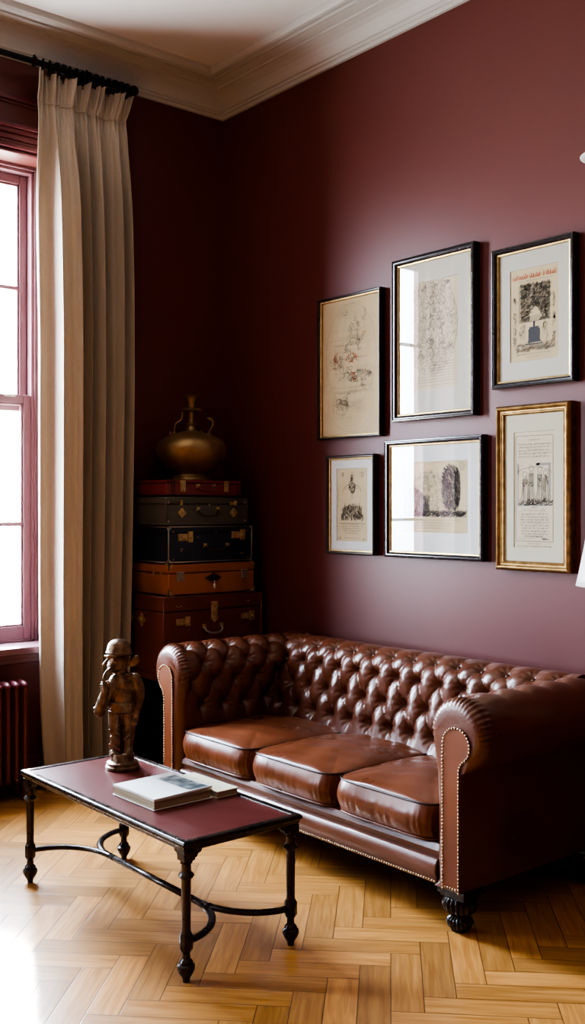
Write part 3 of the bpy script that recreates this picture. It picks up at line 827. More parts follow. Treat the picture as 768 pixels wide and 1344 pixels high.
# ------------------------------------------------------------------ bronze figurine
VIEWROT = math.atan2(.77009, .63793)
def figurine():
    U = .000481
    root = thing('bronze_figurine', 'dark bronze figurine of a capped standing boy smoking a pipe on the table', 'figurine', (1.463, -1.552, TOPZ), VIEWROT)
    X = lambda x: (x - 440) * U
    Zz = lambda y: (1172 - y) * U
    bm = BM()
    def ell(x, y, rx, rz, dy=0, ry=None, rot=0):
        sphere(bm, (X(x), dy, Zz(y)), 1, 24, 16, (rx * U, (ry if ry else rx) * U, rz * U), Matrix.Rotation(rot, 4, 'Y'))
    def cap(pts, rs_):
        P = [Vector((X(a), d, Zz(b))) for a, b, d in pts]
        R = [r * U for r in rs_]
        for k in range(len(P) - 1):
            n = max(2, int((P[k + 1] - P[k]).length / .003))
            for i in range(n + 1):
                f = i / n; sphere(bm, P[k].lerp(P[k + 1], f), R[k] * (1 - f) + R[k + 1] * f, 12, 8)
    # boots and legs
    cap([(385, 700, 0), (378, 800, -.004), (385, 900, .002), (388, 1000, 0), (388, 1050, 0)], [66, 58, 50, 46, 48])
    cap([(490, 700, 0), (497, 800, .0), (490, 900, .004), (482, 1000, 0), (482, 1050, 0)], [66, 56, 48, 42, 46])
    ell(376, 1050, 46, 30, -.012, 46); ell(478, 1052, 44, 30, -.014, 56)
    for k in range(14):   # trouser folds
        a = random.uniform(0, 1); s = random.choice((0, 1))
        cap([((345, 520)[s] + random.uniform(-8, 8), 770 + 20 * k, -.018), ((425, 455)[s], 795 + 20 * k + random.uniform(-14, 14), -.026)], [11, 6])
    # torso : sweater with a rolled hem, round shoulders
    ell(435, 650, 122, 72, 0, 96); ell(440, 560, 112, 120, 0, 88); ell(455, 470, 112, 100, .002, 80); ell(470, 420, 104, 46, .004, 66)
    ell(436, 690, 118, 24, 0, 95)
    cap([(425, 385, -.01), (460, 395, -.028), (505, 385, -.012)], [20, 20, 20])          # collar
    for k in range(5): cap([(330 + 6 * k, 600 + 22 * k, -.035), (440, 640 + 12 * k, -.045), (540 - 4 * k, 610 + 22 * k, -.03)], [6, 8, 5])
    # arm at the image right hangs down, hand at the thigh
    cap([(545, 425, 0), (578, 500, .0), (584, 570, -.004), (572, 640, -.01), (562, 690, -.016)], [52, 48, 44, 38, 32])
    ell(556, 720, 30, 38, -.018, 20)
    for k, (dx, ln) in enumerate(((-20, 62), (-7, 74), (7, 70), (19, 56))):
        cap([(556 + dx, 745, -.022), (552 + dx, 745 + ln * .6, -.028), (545 + dx * .8, 745 + ln, -.026)], [10, 9, 7])
    cap([(532, 715, -.026), (516, 745, -.034), (518, 772, -.036)], [10, 9, 7])
    # arm at the image left: elbow out and low, forearm raised to the pipe
    cap([(385, 430, -.012), (330, 540, -.03), (262, 665, -.038)], [50, 48, 46])
    cap([(262, 668, -.038), (285, 600, -.05), (308, 520, -.052)], [46, 40, 34])
    ell(228, 660, 22, 18, -.036, 22); ell(262, 690, 52, 40, -.036, 40)
    ell(318, 478, 34, 38, -.054, 30)
    for k in range(4):
        zc = 448 + k * 19
        cap([(340, zc, -.072), (312, zc - 4, -.080), (286, zc + 4, -.070), (290, zc + 9, -.056)], [10, 11, 10, 8])
    cap([(345, 470, -.06), (358, 440, -.07), (345, 418, -.074)], [11, 10, 8])
    # neck, head turned to image left
    cap([(430, 390, 0), (418, 330, 0)], [58, 56])
    ell(408, 270, 92, 104, 0, 92); ell(378, 318, 62, 56, -.018, 60); ell(352, 344, 30, 24, -.032, 26)
    ell(356, 300, 30, 28, -.026, 28); ell(420, 310, 40, 36, -.034, 24)                    # cheeks
    cap([(350, 232, -.046), (322, 264, -.062), (312, 286, -.066)], [10, 13, 17])              # nose
    cap([(308, 226, -.034), (345, 222, -.052), (400, 224, -.050)], [12, 14, 12])               # brow
    ell(334, 254, 11, 8, -.046, 8); ell(386, 254, 15, 10, -.0475, 8)                            # eyes
    cap([(330, 326, -.044), (352, 324, -.05), (378, 328, -.046)], [7, 9, 7]); cap([(334, 338, -.042), (354, 338, -.048), (374, 338, -.044)], [7, 8, 6])   # lips
    ell(488, 280, 26, 40, -.012, 14, .2)                                                      # ear
    body = BM(); me = bpy.data.meshes.new('body_src'); bm.to_mesh(me); bm.free(); body.free()
    src = bpy.data.objects.new('body_src', me); COL.objects.link(src)
    rm = src.modifiers.new('r', 'REMESH'); rm.mode = 'VOXEL'; rm.voxel_size = .0023
    sm = src.modifiers.new('s', 'SMOOTH'); sm.factor = .5; sm.iterations = 3
    dg = bpy.context.evaluated_depsgraph_get()
    m2 = bpy.data.meshes.new_from_object(src.evaluated_get(dg)); m2.name = 'body'
    bpy.data.objects.remove(src); bpy.data.meshes.remove(me)
    m2.materials.clear()
    link('body', m2, BRONZE, root, True)
    # cap with brim and side flap
    bm = BM()
    prof = [(.0, .052), (.02, .0505), (.034, .044), (.044, .031), (.0485, .014), (.0495, .002), (.052, .000), (.0535, -.004), (.051, -.009), (.047, -.010), (.044, -.006), (0, .0)]
    lathe(bm, prof, 36)
    obj('cap', bm, BRONZE, root, smooth=True, loc=(X(410), 0, Zz(200)), rot=(0, .06, 0))
    bm = BM()
    tube(bm, smooth_path([(X(498), -.006, Zz(295)), (X(525), -.006, Zz(285)), (X(553), -.006, Zz(262)), (X(572), -.006, Zz(228))], 6), [.012, .014, .0155, .0165, .017, .0175, .018, .018, .018, .0175, .017, .0165, .016, .0155, .0145, .013, .011, .008, .004], 14, flat=(.5, 1))
    obj('cap_flap', bm, BRONZE, root, smooth=True)
    bm = BM()
    st = smooth_path([(X(346), -.052, Zz(330)), (X(322), -.064, Zz(352)), (X(308), -.07, Zz(390)), (X(312), -.07, Zz(430))], 8)
    tube(bm, st, .0042, 8)
    lathe(bm, [(.004, -.022), (.010, -.016), (.0125, 0), (.013, .014), (.0105, .015), (.008, .004), (0, .002)], 16, (X(314), -.068, Zz(452)))
    obj('tobacco_pipe', bm, BRONZE, root, smooth=True)
    bm = BM()
    lathe(bm, [(0, 0), (.066, 0), (.068, .004), (.068, .012), (.062, .016), (.0625, .02), (.064, .026), (.058, .031), (.048, .034), (.046, .038), (.046, .056), (.044, .060), (.040, .062), (0, .062)], 48)
    obj('pedestal', bm, BRONZE, root, smooth=True, ang=.5)
figurine()

# ------------------------------------------------------------------ suitcases and urn
def arc_handle(parent, w, x, y, z, m, drop=.03, rad=.006, name='handle'):
    bm = BM()
    pts = smooth_path([(x + .004, y - w / 2, z), (x + .018, y - w / 2 + .004, z - drop * .6), (x + .024, y - w * .25, z - drop), (x + .026, y, z - drop * 1.05), (x + .024, y + w * .25, z - drop), (x + .018, y + w / 2 - .004, z - drop * .6), (x + .004, y + w / 2, z)], 5)
    tube(bm, pts, rad, 8); h = obj(name, bm, m, parent, smooth=True)
    for s in (-1, 1):
        bm = BM(); box(bm, (x, y + s * w / 2 - .011, z - .01), (x + .007, y + s * w / 2 + .011, z + .012)); tube(bm, [(x + .006, y + s * w / 2 - .009, z), (x + .006, y + s * w / 2 + .009, z)], .007, 8)
        obj('handle_mount', bm, HARD, h, bevel=.0015)
    return h

def latch(parent, x, y, z, w=.03, h=.04, style=0, m=None):
    bm = BM(); m = m or HARD
    if style == 0:
        box(bm, (x, y - w / 2, z - h / 2), (x + .004, y + w / 2, z + h / 2)); box(bm, (x, y - w * .32, z - h * .3), (x + .009, y + w * .32, z + h * .42)); tube(bm, [(x + .007, y - w * .34, z + h * .38), (x + .007, y + w * .34, z + h * .38)], .0045, 8)
        box(bm, (x + .004, y - .004, z - h * .46), (x + .012, y + .004, z - h * .1))
    elif style == 1:   # round plate with hasp
        prism(bm, [(y + w / 2 * math.cos(a) * (1 + .12 * math.cos(4 * a)), z + w / 2 * math.sin(a) * (1 + .12 * math.cos(4 * a))) for a in np.linspace(0, 2 * PI, 28, endpoint=False)], 'x', x, x + .005)
        box(bm, (x, y - w * .16, z - w * .2), (x + .01, y + w * .16, z + w * .3)); sphere(bm, (x + .008, y, z - w * .12), .006)
    else:              # broad plate, raised lock bar
        box(bm, (x, y - w * .9, z - h * .35), (x + .004, y + w * .35, z + h * .35)); box(bm, (x, y + w * .1, z - h * .5), (x + .010, y + w * .62, z + h * .55)); sphere(bm, (x + .01, y + w * .36, z), .008)
        for k in range(3): box(bm, (x, y - w * .8 + k * w * .28, z - h * .22), (x + .007, y - w * .65 + k * w * .28, z + h * .22))
    return obj('latch', bm, m, parent, bevel=.0012)

def corner_caps(parent, D, W, Hh, size, m, which='all'):
    """cast corners; origin at back-bottom centre of the case: x 0..D, y -W/2..W/2"""
    for sy in (-1, 1):
        for top in (0, 1):
            for fx in (0, 1):
                bm = BM()
                x = D if fx else 0; y = sy * W / 2; z = Hh if top else 0
                sgx = -1 if fx else 1; sgz = -1 if top else 1
                e = .0025
                pts = [(0, 0), (size, 0), (size * .62, size * .38), (size * .38, size * .62), (0, size)]
                prism(bm, [(y - sy * a + sy * e * (a == 0), z + sgz * b - sgz * e * (b == 0)) for a, b in pts], 'x', x - sgx * e, x + sgx * .002)
                prism(bm, [(x + sgx * a - sgx * e * (a == 0), z + sgz * b - sgz * e * (b == 0)) for a, b in pts], 'y', y + sy * e, y - sy * .002)
                prism(bm, [(x + sgx * a - sgx * e * (a == 0), y - sy * b + sy * e * (b == 0)) for a, b in pts], 'z', z - sgz * .0008, z + sgz * .002)
                obj('corner_cap', bm, m, parent)

def suitcase(label, D, W, Hh, yc, z, body_m, lid_frac, xb=.03, rot=0, edging=None, name='suitcase', group=None, cat='suitcase'):
    t = thing(name, label, cat, (xb, yc, z), rot)
    hb = Hh * lid_frac
    bm = BM(); box(bm, (0, -W / 2, .001), (D, W / 2, hb - .0015)); obj('case_body', bm, body_m, t, bevel=.008, seg=3)
    bm = BM(); box(bm, (-.001, -W / 2 - .001, hb + .0015), (D + .001, W / 2 + .001, Hh)); lid = obj('lid', bm, body_m, t, bevel=.008, seg=3)
    bm = BM(); box(bm, (.004, -W / 2 + .004, hb - .006), (D - .004, W / 2 - .004, hb + .006)); obj('seam', bm, C_EDGE, t)
    if edging:
        bm = BM()
        for sy in (-1, 1):
            tube(bm, [(D - .001, sy * (W / 2 - .001), .008), (D - .001, sy * (W / 2 - .001), Hh - .008)], .0042, 8)
        for zz in (.004, Hh - .003):
            tube(bm, [(D - .001, -W / 2 + .004, zz), (D - .001, W / 2 - .004, zz)], .0036, 8)
            for sy in (-1, 1): tube(bm, [(.004, sy * (W / 2 - .001), zz), (D - .004, sy * (W / 2 - .001), zz)], .0036, 8)
        obj('edge_binding', bm, edging, t, smooth=True)
    return t

def studs(parent, pts, m=None, r=.0045):
    bm = BM(); sphere(bm, (0, 0, 0), r, 8, 6, (.6, 1, 1)); o = obj('rivet', bm, m or HARD, parent, smooth=True, loc=pts[0])
    for p in pts[1:]:
        c = o.copy(); COL.objects.link(c); c.parent = parent; c.location = p

def stack():
    # low dark stand that carries the stack
    t = thing('low_cabinet', 'low near-black cabinet in the corner carrying the stack of cases', 'cabinet', (.03, -.385, 0))
    bm = BM(); box(bm, (.02, -.31, .05), (.40, .31, .565)); obj('carcass', bm, DARKW, t, bevel=.004)
    bm = BM(); box(bm, (0, -.335, .565), (.43, .335, .598)); obj('cabinet_top', bm, C_BRN, t, bevel=.006)
    bm = BM(); box(bm, (.03, -.30, 0), (.385, .30, .05)); obj('plinth', bm, DARKW, t)
    for s in (-1, 1):
        bm = BM(); y0, y1 = (-.3, -.004) if s < 0 else (.004, .3)
        box(bm, (.40, y0, .06), (.412, y1, .555)); d = obj('door', bm, DARKW, t, bevel=.003)
        bm = BM(); sphere(bm, (.42, s * .03, .32), .011); obj('knob', bm, HARD, d, smooth=True)
    z = .598
    # bottom trunk
    D, W, Hh = .42, .66, .42
    t = suitcase('large oxblood leather trunk at the bottom of the stack of cases', D, W, Hh, -.382, z, C_BRN, .80, edging=C_BRN, name='trunk', cat='trunk')
    hb = Hh * .80
    latch(t, D, -.20, hb - .055, .058, .05, 2); latch(t, D, .235, hb - .05, .058, .05, 2); latch(t, D, 0, hb + .0, .045, .09, 0)
    latch(t, D, 0, hb - .045, .044, .044, 1)
    arc_handle(t, .115, D, -.012, hb - .088, STEEL, .036, .006)
    studs(t, [(D + .002, -.25, hb + .03), (D + .002, -.235, hb + .026), (D + .002, -.22, hb + .03), (D + .002, .22, hb + .035), (D + .002, .235, hb + .035), (D + .002, -.17, hb - .1)])
    for xx, st in ((.20, 1), (.07, 1)):
        bm = BM(); prism(bm, [(xx + .03 * math.cos(a) * (1 + .25 * math.cos(4 * a)), hb - .05 + .03 * math.sin(a) * (1 + .25 * math.cos(4 * a))) for a in np.linspace(0, 2 * PI, 32, endpoint=False)], 'y', -W / 2 - .005, -W / 2)
        sphere(bm, (xx, -W / 2 - .005, hb - .05), .012)
        obj('side_plate', bm, HARD, t)
    bm = BM(); box(bm, (-.003, -W / 2 - .005, 0), (D + .006, W / 2 + .004, .028)); obj('base_board', bm, C_BRN, t, bevel=.004)
    z += Hh + .001
    # tan case
    D, W, Hh = .40, .575, .168
    z += .0025
    t = suitcase('tan leather suitcase resting on the big trunk, second from the bottom', D, W, Hh, -.385, z, C_TAN, .70, xb=.04)
    hb = Hh * .7
    corner_caps(t, D, W, Hh, .034, HARD)
    for y in (-.215, .215):
        latch(t, D, y, hb - .016, .05, .05, 0, STEEL)
    bm = BM(); prism(bm, [(-.055, hb - .03), (-.02, hb - .012), (.02, hb - .012), (.055, hb - .03), (.02, hb - .05), (-.02, hb - .05)], 'x', D, D + .008); sphere(bm, (D + .006, 0, hb - .005), .01); obj('clasp', bm, HANDL, t, bevel=.002)
    bm = BM(); tube(bm, [(D + .014, 0, hb - .045), (D + .016, 0, hb - .06)], .003, 6); sphere(bm, (D + .015, 0, hb - .075), .009, 10, 8, (.5, 1, 1.7)); obj('luggage_tag', bm, CERAM, t, smooth=True)
    bm = BM()
    for xx in (.24, .31): box(bm, (xx, -W / 2 - .005, hb - .014), (xx + .022, -W / 2, hb + .012))
    obj('side_buckle', bm, HARD, t, bevel=.001)
    z += Hh + .0065
    # navy case
    D, W, Hh = .40, .56, .198
    t = suitcase('navy blue suitcase with brass clasps, between the tan and the grey cases', D, W, Hh, -.395, z, C_NAV, .80, xb=.04, edging=STEEL)
    hb = Hh * .8
    corner_caps(t, D, W, Hh, .026, STEEL)
    latch(t, D, -.165, hb - .02, .062, .056, 2); latch(t, D, .19, hb - .012, .06, .056, 2)
    arc_handle(t, .15, D, .03, hb - .068, HANDL, .022, .006)
    studs(t, [(D + .001, -.2, hb - .085), (D + .001, -.2, hb - .095), (D + .001, -.19, hb - .083), (D + .001, .2, hb - .115), (D + .001, .215, hb - .115), (D + .001, .03, hb - .0), (D + .001, -.09, hb - .022), (D + .001, -.25, .02), (D + .001, .25, .02), (D + .001, -.25, Hh - .03), (D + .001, .25, Hh - .03)])
    z += Hh + .0065
    # grey green case
    D, W, Hh = .40, .545, .152
    t = suitcase('grey green suitcase with round brass locks, second from the top', D, W, Hh, -.42, z, C_GRY, .74, xb=.04, edging=C_GRY)
    hb = Hh * .74
    latch(t, D, -.17, hb - .046, .046, .04, 1); latch(t, D, .175, hb - .046, .046, .04, 1)
    latch(t, D, -.175, hb + .008, .016, .026, 0); latch(t, D, .175, hb + .006, .03, .026, 2)
    arc_handle(t, .13, D, .0, hb - .026, HANDL, .034, .006)
    studs(t, [(D + .001, s * .255, q) for s in (-1, 1) for q in (.02, Hh - .03)] + [(D + .001, .01, hb - .004)], STEEL, .007)
    z += Hh + .0065
    # burgundy case
    D, W, Hh = .36, .50, .086
    t = suitcase('slim burgundy suitcase on top of the stack, under the brass urn', D, W, Hh, -.432, z, C_RED, .78, xb=.07)
    hb = Hh * .55
    latch(t, D, -.145, hb + .005, .034, .062, 0); latch(t, D, .145, hb + .005, .032, .062, 0)
    arc_handle(t, .105, D, .005, hb + .006, C_RED, .024, .0055)
    bm = BM()
    for y in (-.2, -.215, .225): box(bm, (D - .001, y - .003, 0.004), (D + .003, y + .003, Hh - .003))
    obj('strap', bm, C_EDGE, t)
    z += Hh
    # brass urn
    t = thing('brass_urn', 'round bellied brass vessel with slim neck and two thin handles on the top suitcase', 'urn', (.235, -.39, z), VIEWROT)
    b0 = 1.645
    prof = [(.0, 1.645), (.108, 1.645), (.112, 1.652), (.108, 1.664), (.099, 1.672), (.096, 1.682), (.112, 1.70), (.148, 1.727), (.174, 1.757), (.192, 1.787), (.2, 1.817), (.196, 1.846), (.178, 1.872), (.15, 1.892), (.115, 1.908), (.08, 1.919), (.05, 1.926), (.034, 1.930), (.03, 1.936),
            (.028, 1.946), (.023, 1.953), (.023, 1.958), (.030, 1.963), (.031, 1.970), (.024, 1.976), (.018, 1.984), (.0165, 2.0), (.018, 2.02), (.021, 2.035), (.03, 2.04), (.06, 2.042), (.064, 2.046), (.058, 2.051), (.038, 2.056), (.026, 2.062), (.0245, 2.08), (.027, 2.1), (.034, 2.118), (.043, 2.128), (.047, 2.131), (.043, 2.133), (.03, 2.118), (.02, 2.09), (0, 2.08)]
    bm = BM(); lathe(bm, [(r, q - b0) for r, q in prof], 64); obj('vessel', bm, BRASS, t, smooth=True, ang=.8)
    Q = lambda x, y: ((x - 390) * .000647, 0, 2.131 - (y - 95) * .000647 - b0)
    bm = BM(); tube(bm, smooth_path([Q(312, 236), Q(312, 262), Q(302, 306), Q(276, 326), Q(256, 340), Q(246, 375), Q(240, 425)], 6), .0048, 8); sphere(bm, Q(240, 425), .011); sphere(bm, Q(208, 432), .009, 10, 8, (.8, .8, 1.6)); obj('handle', bm, BRASS, t, smooth=True)
    bm = BM(); pts = smooth_path([Q(532, 300), Q(552, 298), Q(576, 318), Q(580, 348), Q(562, 388), Q(545, 412), Q(545, 440)], 6)
    n = len(pts); tube(bm, pts, [.0045 + .0035 * math.sin(PI * min(1, i / n * 1.3)) for i in range(n)], 8); sphere(bm, Q(545, 432), .012); obj('handle', bm, BRASS, t, smooth=True)
    bm = BM(); sphere(bm, Q(478, 414), .008, 10, 8, (.8, .8, 1.5)); obj('finial', bm, BRASS, t, smooth=True)
stack()

# ------------------------------------------------------------------ framed pictures
class Ink:
    def __init__(s): s.v = []; s.f = []
    def seg(s, a, b, w):
        dx, dz = b[0] - a[0], b[1] - a[1]; l = math.hypot(dx, dz) or 1e-6
        nx, nz = -dz / l * w / 2, dx / l * w / 2
        i = len(s.v)
        s.v += [(a[0] + nx, 0, a[1] + nz), (b[0] + nx, 0, b[1] + nz), (b[0] - nx, 0, b[1] - nz), (a[0] - nx, 0, a[1] - nz)]; s.f.append((i, i + 1, i + 2, i + 3))
    def line(s, pts, w):
        for a, b in zip(pts, pts[1:]): s.seg(a, b, w)
    def rect(s, x0, z0, x1, z1, w): s.line([(x0, z0), (x1, z0), (x1, z1), (x0, z1), (x0, z0)], w)
    def fill(s, x0, z0, x1, z1): s.seg((x0, (z0 + z1) / 2), (x1, (z0 + z1) / 2), z1 - z0)
    def oval(s, cx, cz, rx, rz, w, a0=0, a1=2 * PI, n=48): s.line([(cx + rx * math.cos(a), cz + rz * math.sin(a)) for a in np.linspace(a0, a1, n)], w)
    def text(s, x0, x1, z, h, w):
        x = x0
        while x < x1:
            wd = random.randint(3, 8)
            for _ in range(wd):
                k = random.random()
                if k < .5: s.seg((x, z), (x + h * .1, z + h * random.choice((.6, .6, 1))), w)
                elif k < .8: s.line([(x, z), (x + h * .3, z), (x + h * .3, z + h * .6)], w)
                else: s.seg((x, z + h * .3), (x + h * .4, z + h * .4), w)
                x += h * .5
                if x > x1: break
            x += h * .5
    def hatch(s, inside, bb, n, w, l, ang=None, jit=.5):
        x0, z0, x1, z1 = bb; c = 0; tr = 0
        while c < n and tr < n * 20:
            tr += 1
            x, z = random.uniform(x0, x1), random.uniform(z0, z1)
            if not inside(x, z): continue
            a = random.uniform(0, PI) if ang is None else ang + random.uniform(-jit, jit)
            ll = l * random.uniform(.5, 1.3)
            s.line([(x, z), (x + ll * .5 * math.cos(a), z + ll * .5 * math.sin(a)), (x + ll * math.cos(a + .5), z + ll * math.sin(a + .5))], w); c += 1
    def scrawl(s, cx, cz, rx, rz, n, w, step=.008):
        x, z = cx, cz; a = random.uniform(0, 6)
        pts = [(x, z)]
        for _ in range(n):
            a += random.uniform(-1.3, 1.3); x += step * math.cos(a); z += step * math.sin(a)
            if ((x - cx) / rx) ** 2 + ((z - cz) / rz) ** 2 > 1: a += PI * .8; x, z = pts[-1]
            pts.append((x, z))
        s.line(pts, w)
    def done(s, name, y, m, parent):
        if not s.f: return
        return raw(name, [(a, y, b) for a, _, b in s.v], s.f, m, parent, False)

def picture(label, x0, x1, z0, z1, fw, depth, fm, prof=None, slip=True, mount=None, sheet=None, pap=PAP2, slipm=GOLD):
    cx, cz = (x0 + x1) / 2, (z0 + z1) / 2; hx, hz = (x1 - x0) / 2, (z1 - z0) / 2
    t = thing('picture_frame', label, 'picture', (cx, 0, cz), 0)
    def sweep(prof, m, name, par):
        bm = BM(); rings = []
        for sx_, sz_ in ((-1, -1), (1, -1), (1, 1), (-1, 1)): rings.append([bm.verts.new((sx_ * (hx - o), -d, sz_ * (hz - o))) for o, d in prof])
        for i in range(4):
            a, b = rings[i], rings[(i + 1) % 4]
            for k in range(len(prof)):
                j = (k + 1) % len(prof); bm.faces.new((a[k], b[k], b[j], a[j]))
        return obj(name, bm, m, par)
    D = depth
    prof = prof or [(0, .002), (0, D - .006), (.003, D - .001), (fw * .3, D), (fw * .42, D - .003), (fw * .6, D - .003), (fw * .78, D - .007), (fw * .95, D - .013), (fw, D - .018), (fw, .004)]
    fr = sweep(prof, fm, 'frame', t)
    if slip: sweep([(fw - .002, D - .0135), (fw + .005, D - .0155), (fw + .007, D - .02), (fw + .007, .006), (fw - .002, .006)], slipm, 'gilt_slip', fr)
    inn = fw + (.006 if slip else 0)
    yb = -(D - .026)
    bm = BM(); box(bm, (-hx + fw * .6, yb + .004, -hz + fw * .6), (hx - fw * .6, -.003, hz - fw * .6)); obj('backing', bm, DARKW, t)
    sx0, sz0, sx1, sz1 = sheet if sheet else (-hx + inn - .004, -hz + inn - .004, hx - inn + .004, hz - inn + .004)
    if mount:
        # card with a bevelled window
        bm = BM(); ox, oz = hx - inn + .004, hz - inn + .004; e = .002
        O = [(-ox, -oz), (ox, -oz), (ox, oz), (-ox, oz)]; I = [(sx0, sz0), (sx1, sz0), (sx1, sz1), (sx0, sz1)]; I2 = [(sx0 + e, sz0 + e), (sx1 - e, sz0 + e), (sx1 - e, sz1 - e), (sx0 + e, sz1 - e)]
        vo = [bm.verts.new((a, yb - .003, b)) for a, b in O]; vi = [bm.verts.new((a, yb - .003, b)) for a, b in I]; v2 = [bm.verts.new((a, yb - .0005, b)) for a, b in I2]
        for i in range(4):
            j = (i + 1) % 4; bm.faces.new((vo[i], vo[j], vi[j], vi[i])); bm.faces.new((vi[i], vi[j], v2[j], v2[i]))
        obj('mount', bm, mount, t)
    bm = BM(); bm.faces.new([bm.verts.new(p) for p in ((sx0, yb, sz0), (sx1, yb, sz0), (sx1, yb, sz1), (sx0, yb, sz1))])
    pr = obj('print', bm, pap, t)
    yg = -(D - .021); gx, gz = hx - inn + .004, hz - inn + .004
    raw('glass', [(-gx, yg, -gz), (gx, yg, -gz), (gx, yg, gz), (-gx, yg, gz)], [(0, 1, 2, 3)], PGLASS, t, False)
    return t, pr, yb - .0006, (sx0, sz0, sx1, sz1)

def pictures():
    # 1 tall map print, no mount
    t, pr, y, (a, b, c, d) = picture('tall faded map print without a mount, in slim black frame, leftmost of the upper row', .918, 1.398, 1.856, 2.606, .014, .042, FRB, slip=True)
    k = Ink(); w, h = c - a, d - b
    k.oval(0, .06, .19, .27, .0016); k.oval(0, -.16, .175, .18, .0016, PI, 2 * PI); k.seg((0, -.33), (0, .33), .001)
    for q in range(7): k.oval(0, .06 + (q - 3) * .075, .185 * math.sqrt(max(.05, 1 - ((q - 3) / 3.8) ** 2)), .02, .001, PI, 2 * PI)
    for q in (.06, .12): k.oval(0, .06, q, .27, .001)
    for q in range(30): k.text(random.uniform(-.17, .05), random.uniform(.06, .17), random.uniform(-.3, .3), .007, .0009)
    k.text(-.09, .07, .325, .012, .001); k.text(-.06, .05, -.31, .008, .001)
    k.done('graticule_ink', y, INKL, pr)
    k = Ink()
    for cx, cz, rx, rz, n in ((.03, .17, .05, .07, 150), (.0, .08, .05, .06, 140), (-.10, .03, .07, .035, 170), (.07, .13, .04, .05, 90), (-.03, -.03, .11, .05, 260), (.06, -.05, .10, .035, 200), (.12, -.06, .05, .03, 80), (-.08, -.21, .07, .05, 210), (-.04, -.17, .05, .04, 90), (.1, -.1, .03, .06, 60), (.05, .24, .03, .03, 30), (-.04, .28, .02, .02, 20), (.1, .25, .02, .05, 40)):
        k.scrawl(cx, cz, rx, rz, n, .0017, .007)
    k.done('land_ink', y - .0002, INKG, pr)
    k = Ink()
    for cx, cz, rx, rz, n in ((.01, .045, .05, .03, 110), (-.11, .055, .02, .035, 60), (.02, -.045, .02, .02, 35), (.03, -.075, .015, .012, 20), (.08, .17, .04, .008, 15)): k.scrawl(cx, cz, rx, rz, n, .0017, .006)
    o = k.done('red_ink', y - .0004, INKR, pr)
    # 2 large black frame, oval map
    t, pr, y, (a, b, c, d) = picture('large black framed oval map in white mount, its glass mirroring the window', 1.485, 2.012, 1.917, 2.713, .030, .046, FRB, mount=MATG, sheet=(-.155, -.255, .155, .268), pap=PAP3)
    k = Ink()
    ins = lambda x, z: ((x + .02) / .165) ** 2 + ((z - .05) / .235) ** 2 < 1 and -.15 < x < .15 and z < .262
    k.hatch(ins, (-.15, -.2, .15, .262), 2600, .0012, .011)
    k.oval(-.02, .05, .165, .235, .002, -PI * .93, PI * .25)
    k.done('map_ink', y, INKL, pr)
    k = Ink()
    for _ in range(22): k.scrawl(random.uniform(-.1, .1), random.uniform(-.1, .22), .04, .03, 40, .0013, .006)
    k.scrawl(.08, .245, .03, .012, 60, .002, .006); k.scrawl(-.07, .235, .02, .015, 40, .002, .006)
    for q in range(8): k.text(-.02 if q < 5 else -.13, .13, -.13 - q * .013, .007, .0012)
    k.seg((-.13, -.235), (.13, -.235), .0012)
    k.done('engraved_ink', y - .0002, INKG, pr)
    # 3 black frame, red heading
    t, pr, y, (a, b, c, d) = picture('black framed engraving with a red heading line, rightmost of the upper row', 2.112, 2.548, 2.024, 2.646, .026, .046, FRB, mount=MATG, sheet=(-.128, -.20, .128, .205), pap=PAP2)
    k = Ink(); x = -.112
    while x < .112:   # tall red heading strokes
        hh = random.choice((.016, .02, .024)); z0 = .160
        q = random.random()
        k.seg((x, z0), (x + random.uniform(-.002, .004), z0 + hh), .0028)
        if q < .4: k.seg((x, z0 + hh * .5), (x + .008, z0 + hh * .6), .0022)
        if q > .3: k.line([(x + .001, z0), (x + .007, z0 + .002), (x + .008, z0 + hh * .7)], .0022)
        x += .0105 if random.random() < .85 else .017
    k.done('red_heading', y, INKR, pr)
    k = Ink(); k.seg((-.09, .15), (.10, .15), .0012); k.rect(-.08, -.03, .08, .13, .0016)
    k.hatch(lambda x, z: -.078 < x < .078 and -.03 < z < .13 and not (abs(x) < .035 - .6 * abs(z + .01) and z < .03), (-.078, -.03, .078, .13), 1500, .0016, .013, .2, .8)
    for s in (-1, 1):
        for q in range(4): k.scrawl(s * .104, .07 - q * .05 - .02, .010, .035, 50, .0016, .006)
    k.hatch(lambda x, z: -.1 < x < .1, (-.1, -.16, .1, -.125), 260, .0013, .014, 0, .25)
    for s in (-1, 1): k.scrawl(s * .06, -.08, .022, .045, 90, .0012, .006)
    k.text(-.09, .09, -.172, .007, .0012); k.text(-.04, .04, -.186, .006, .0012)
    k.done('engraved_ink', y - .0002, INKG, pr)
    k = Ink()
    k.fill(-.03, -.115, .03, -.062); k.fill(-.024, -.062, .024, -.054); k.fill(-.005, -.054, .005, -.03); k.fill(-.034, -.122, .034, -.115); k.fill(-.045, -.13, .045, -.126)
    for q in range(10): k.seg((-.04 + q * .008, -.03), (-.035 + q * .007, -.005), .0012)
    k.done('dark_ink', y - .0003, INKB, pr)
    # 4 small
    t, pr, y, (a, b, c, d) = picture('small narrow dark framed print in a white mount, lower left of the group', .988, 1.355, 1.252, 1.768, .016, .044, FRD, mount=MATW, sheet=(-.118, -.192, .118, .190), pap=PAP2)
    k = Ink()
    k.seg((0, .03), (0, .172), .002); k.scrawl(0, .10, .028, .045, 190, .002, .006); k.scrawl(0, .14, .014, .018, 50, .002, .005)
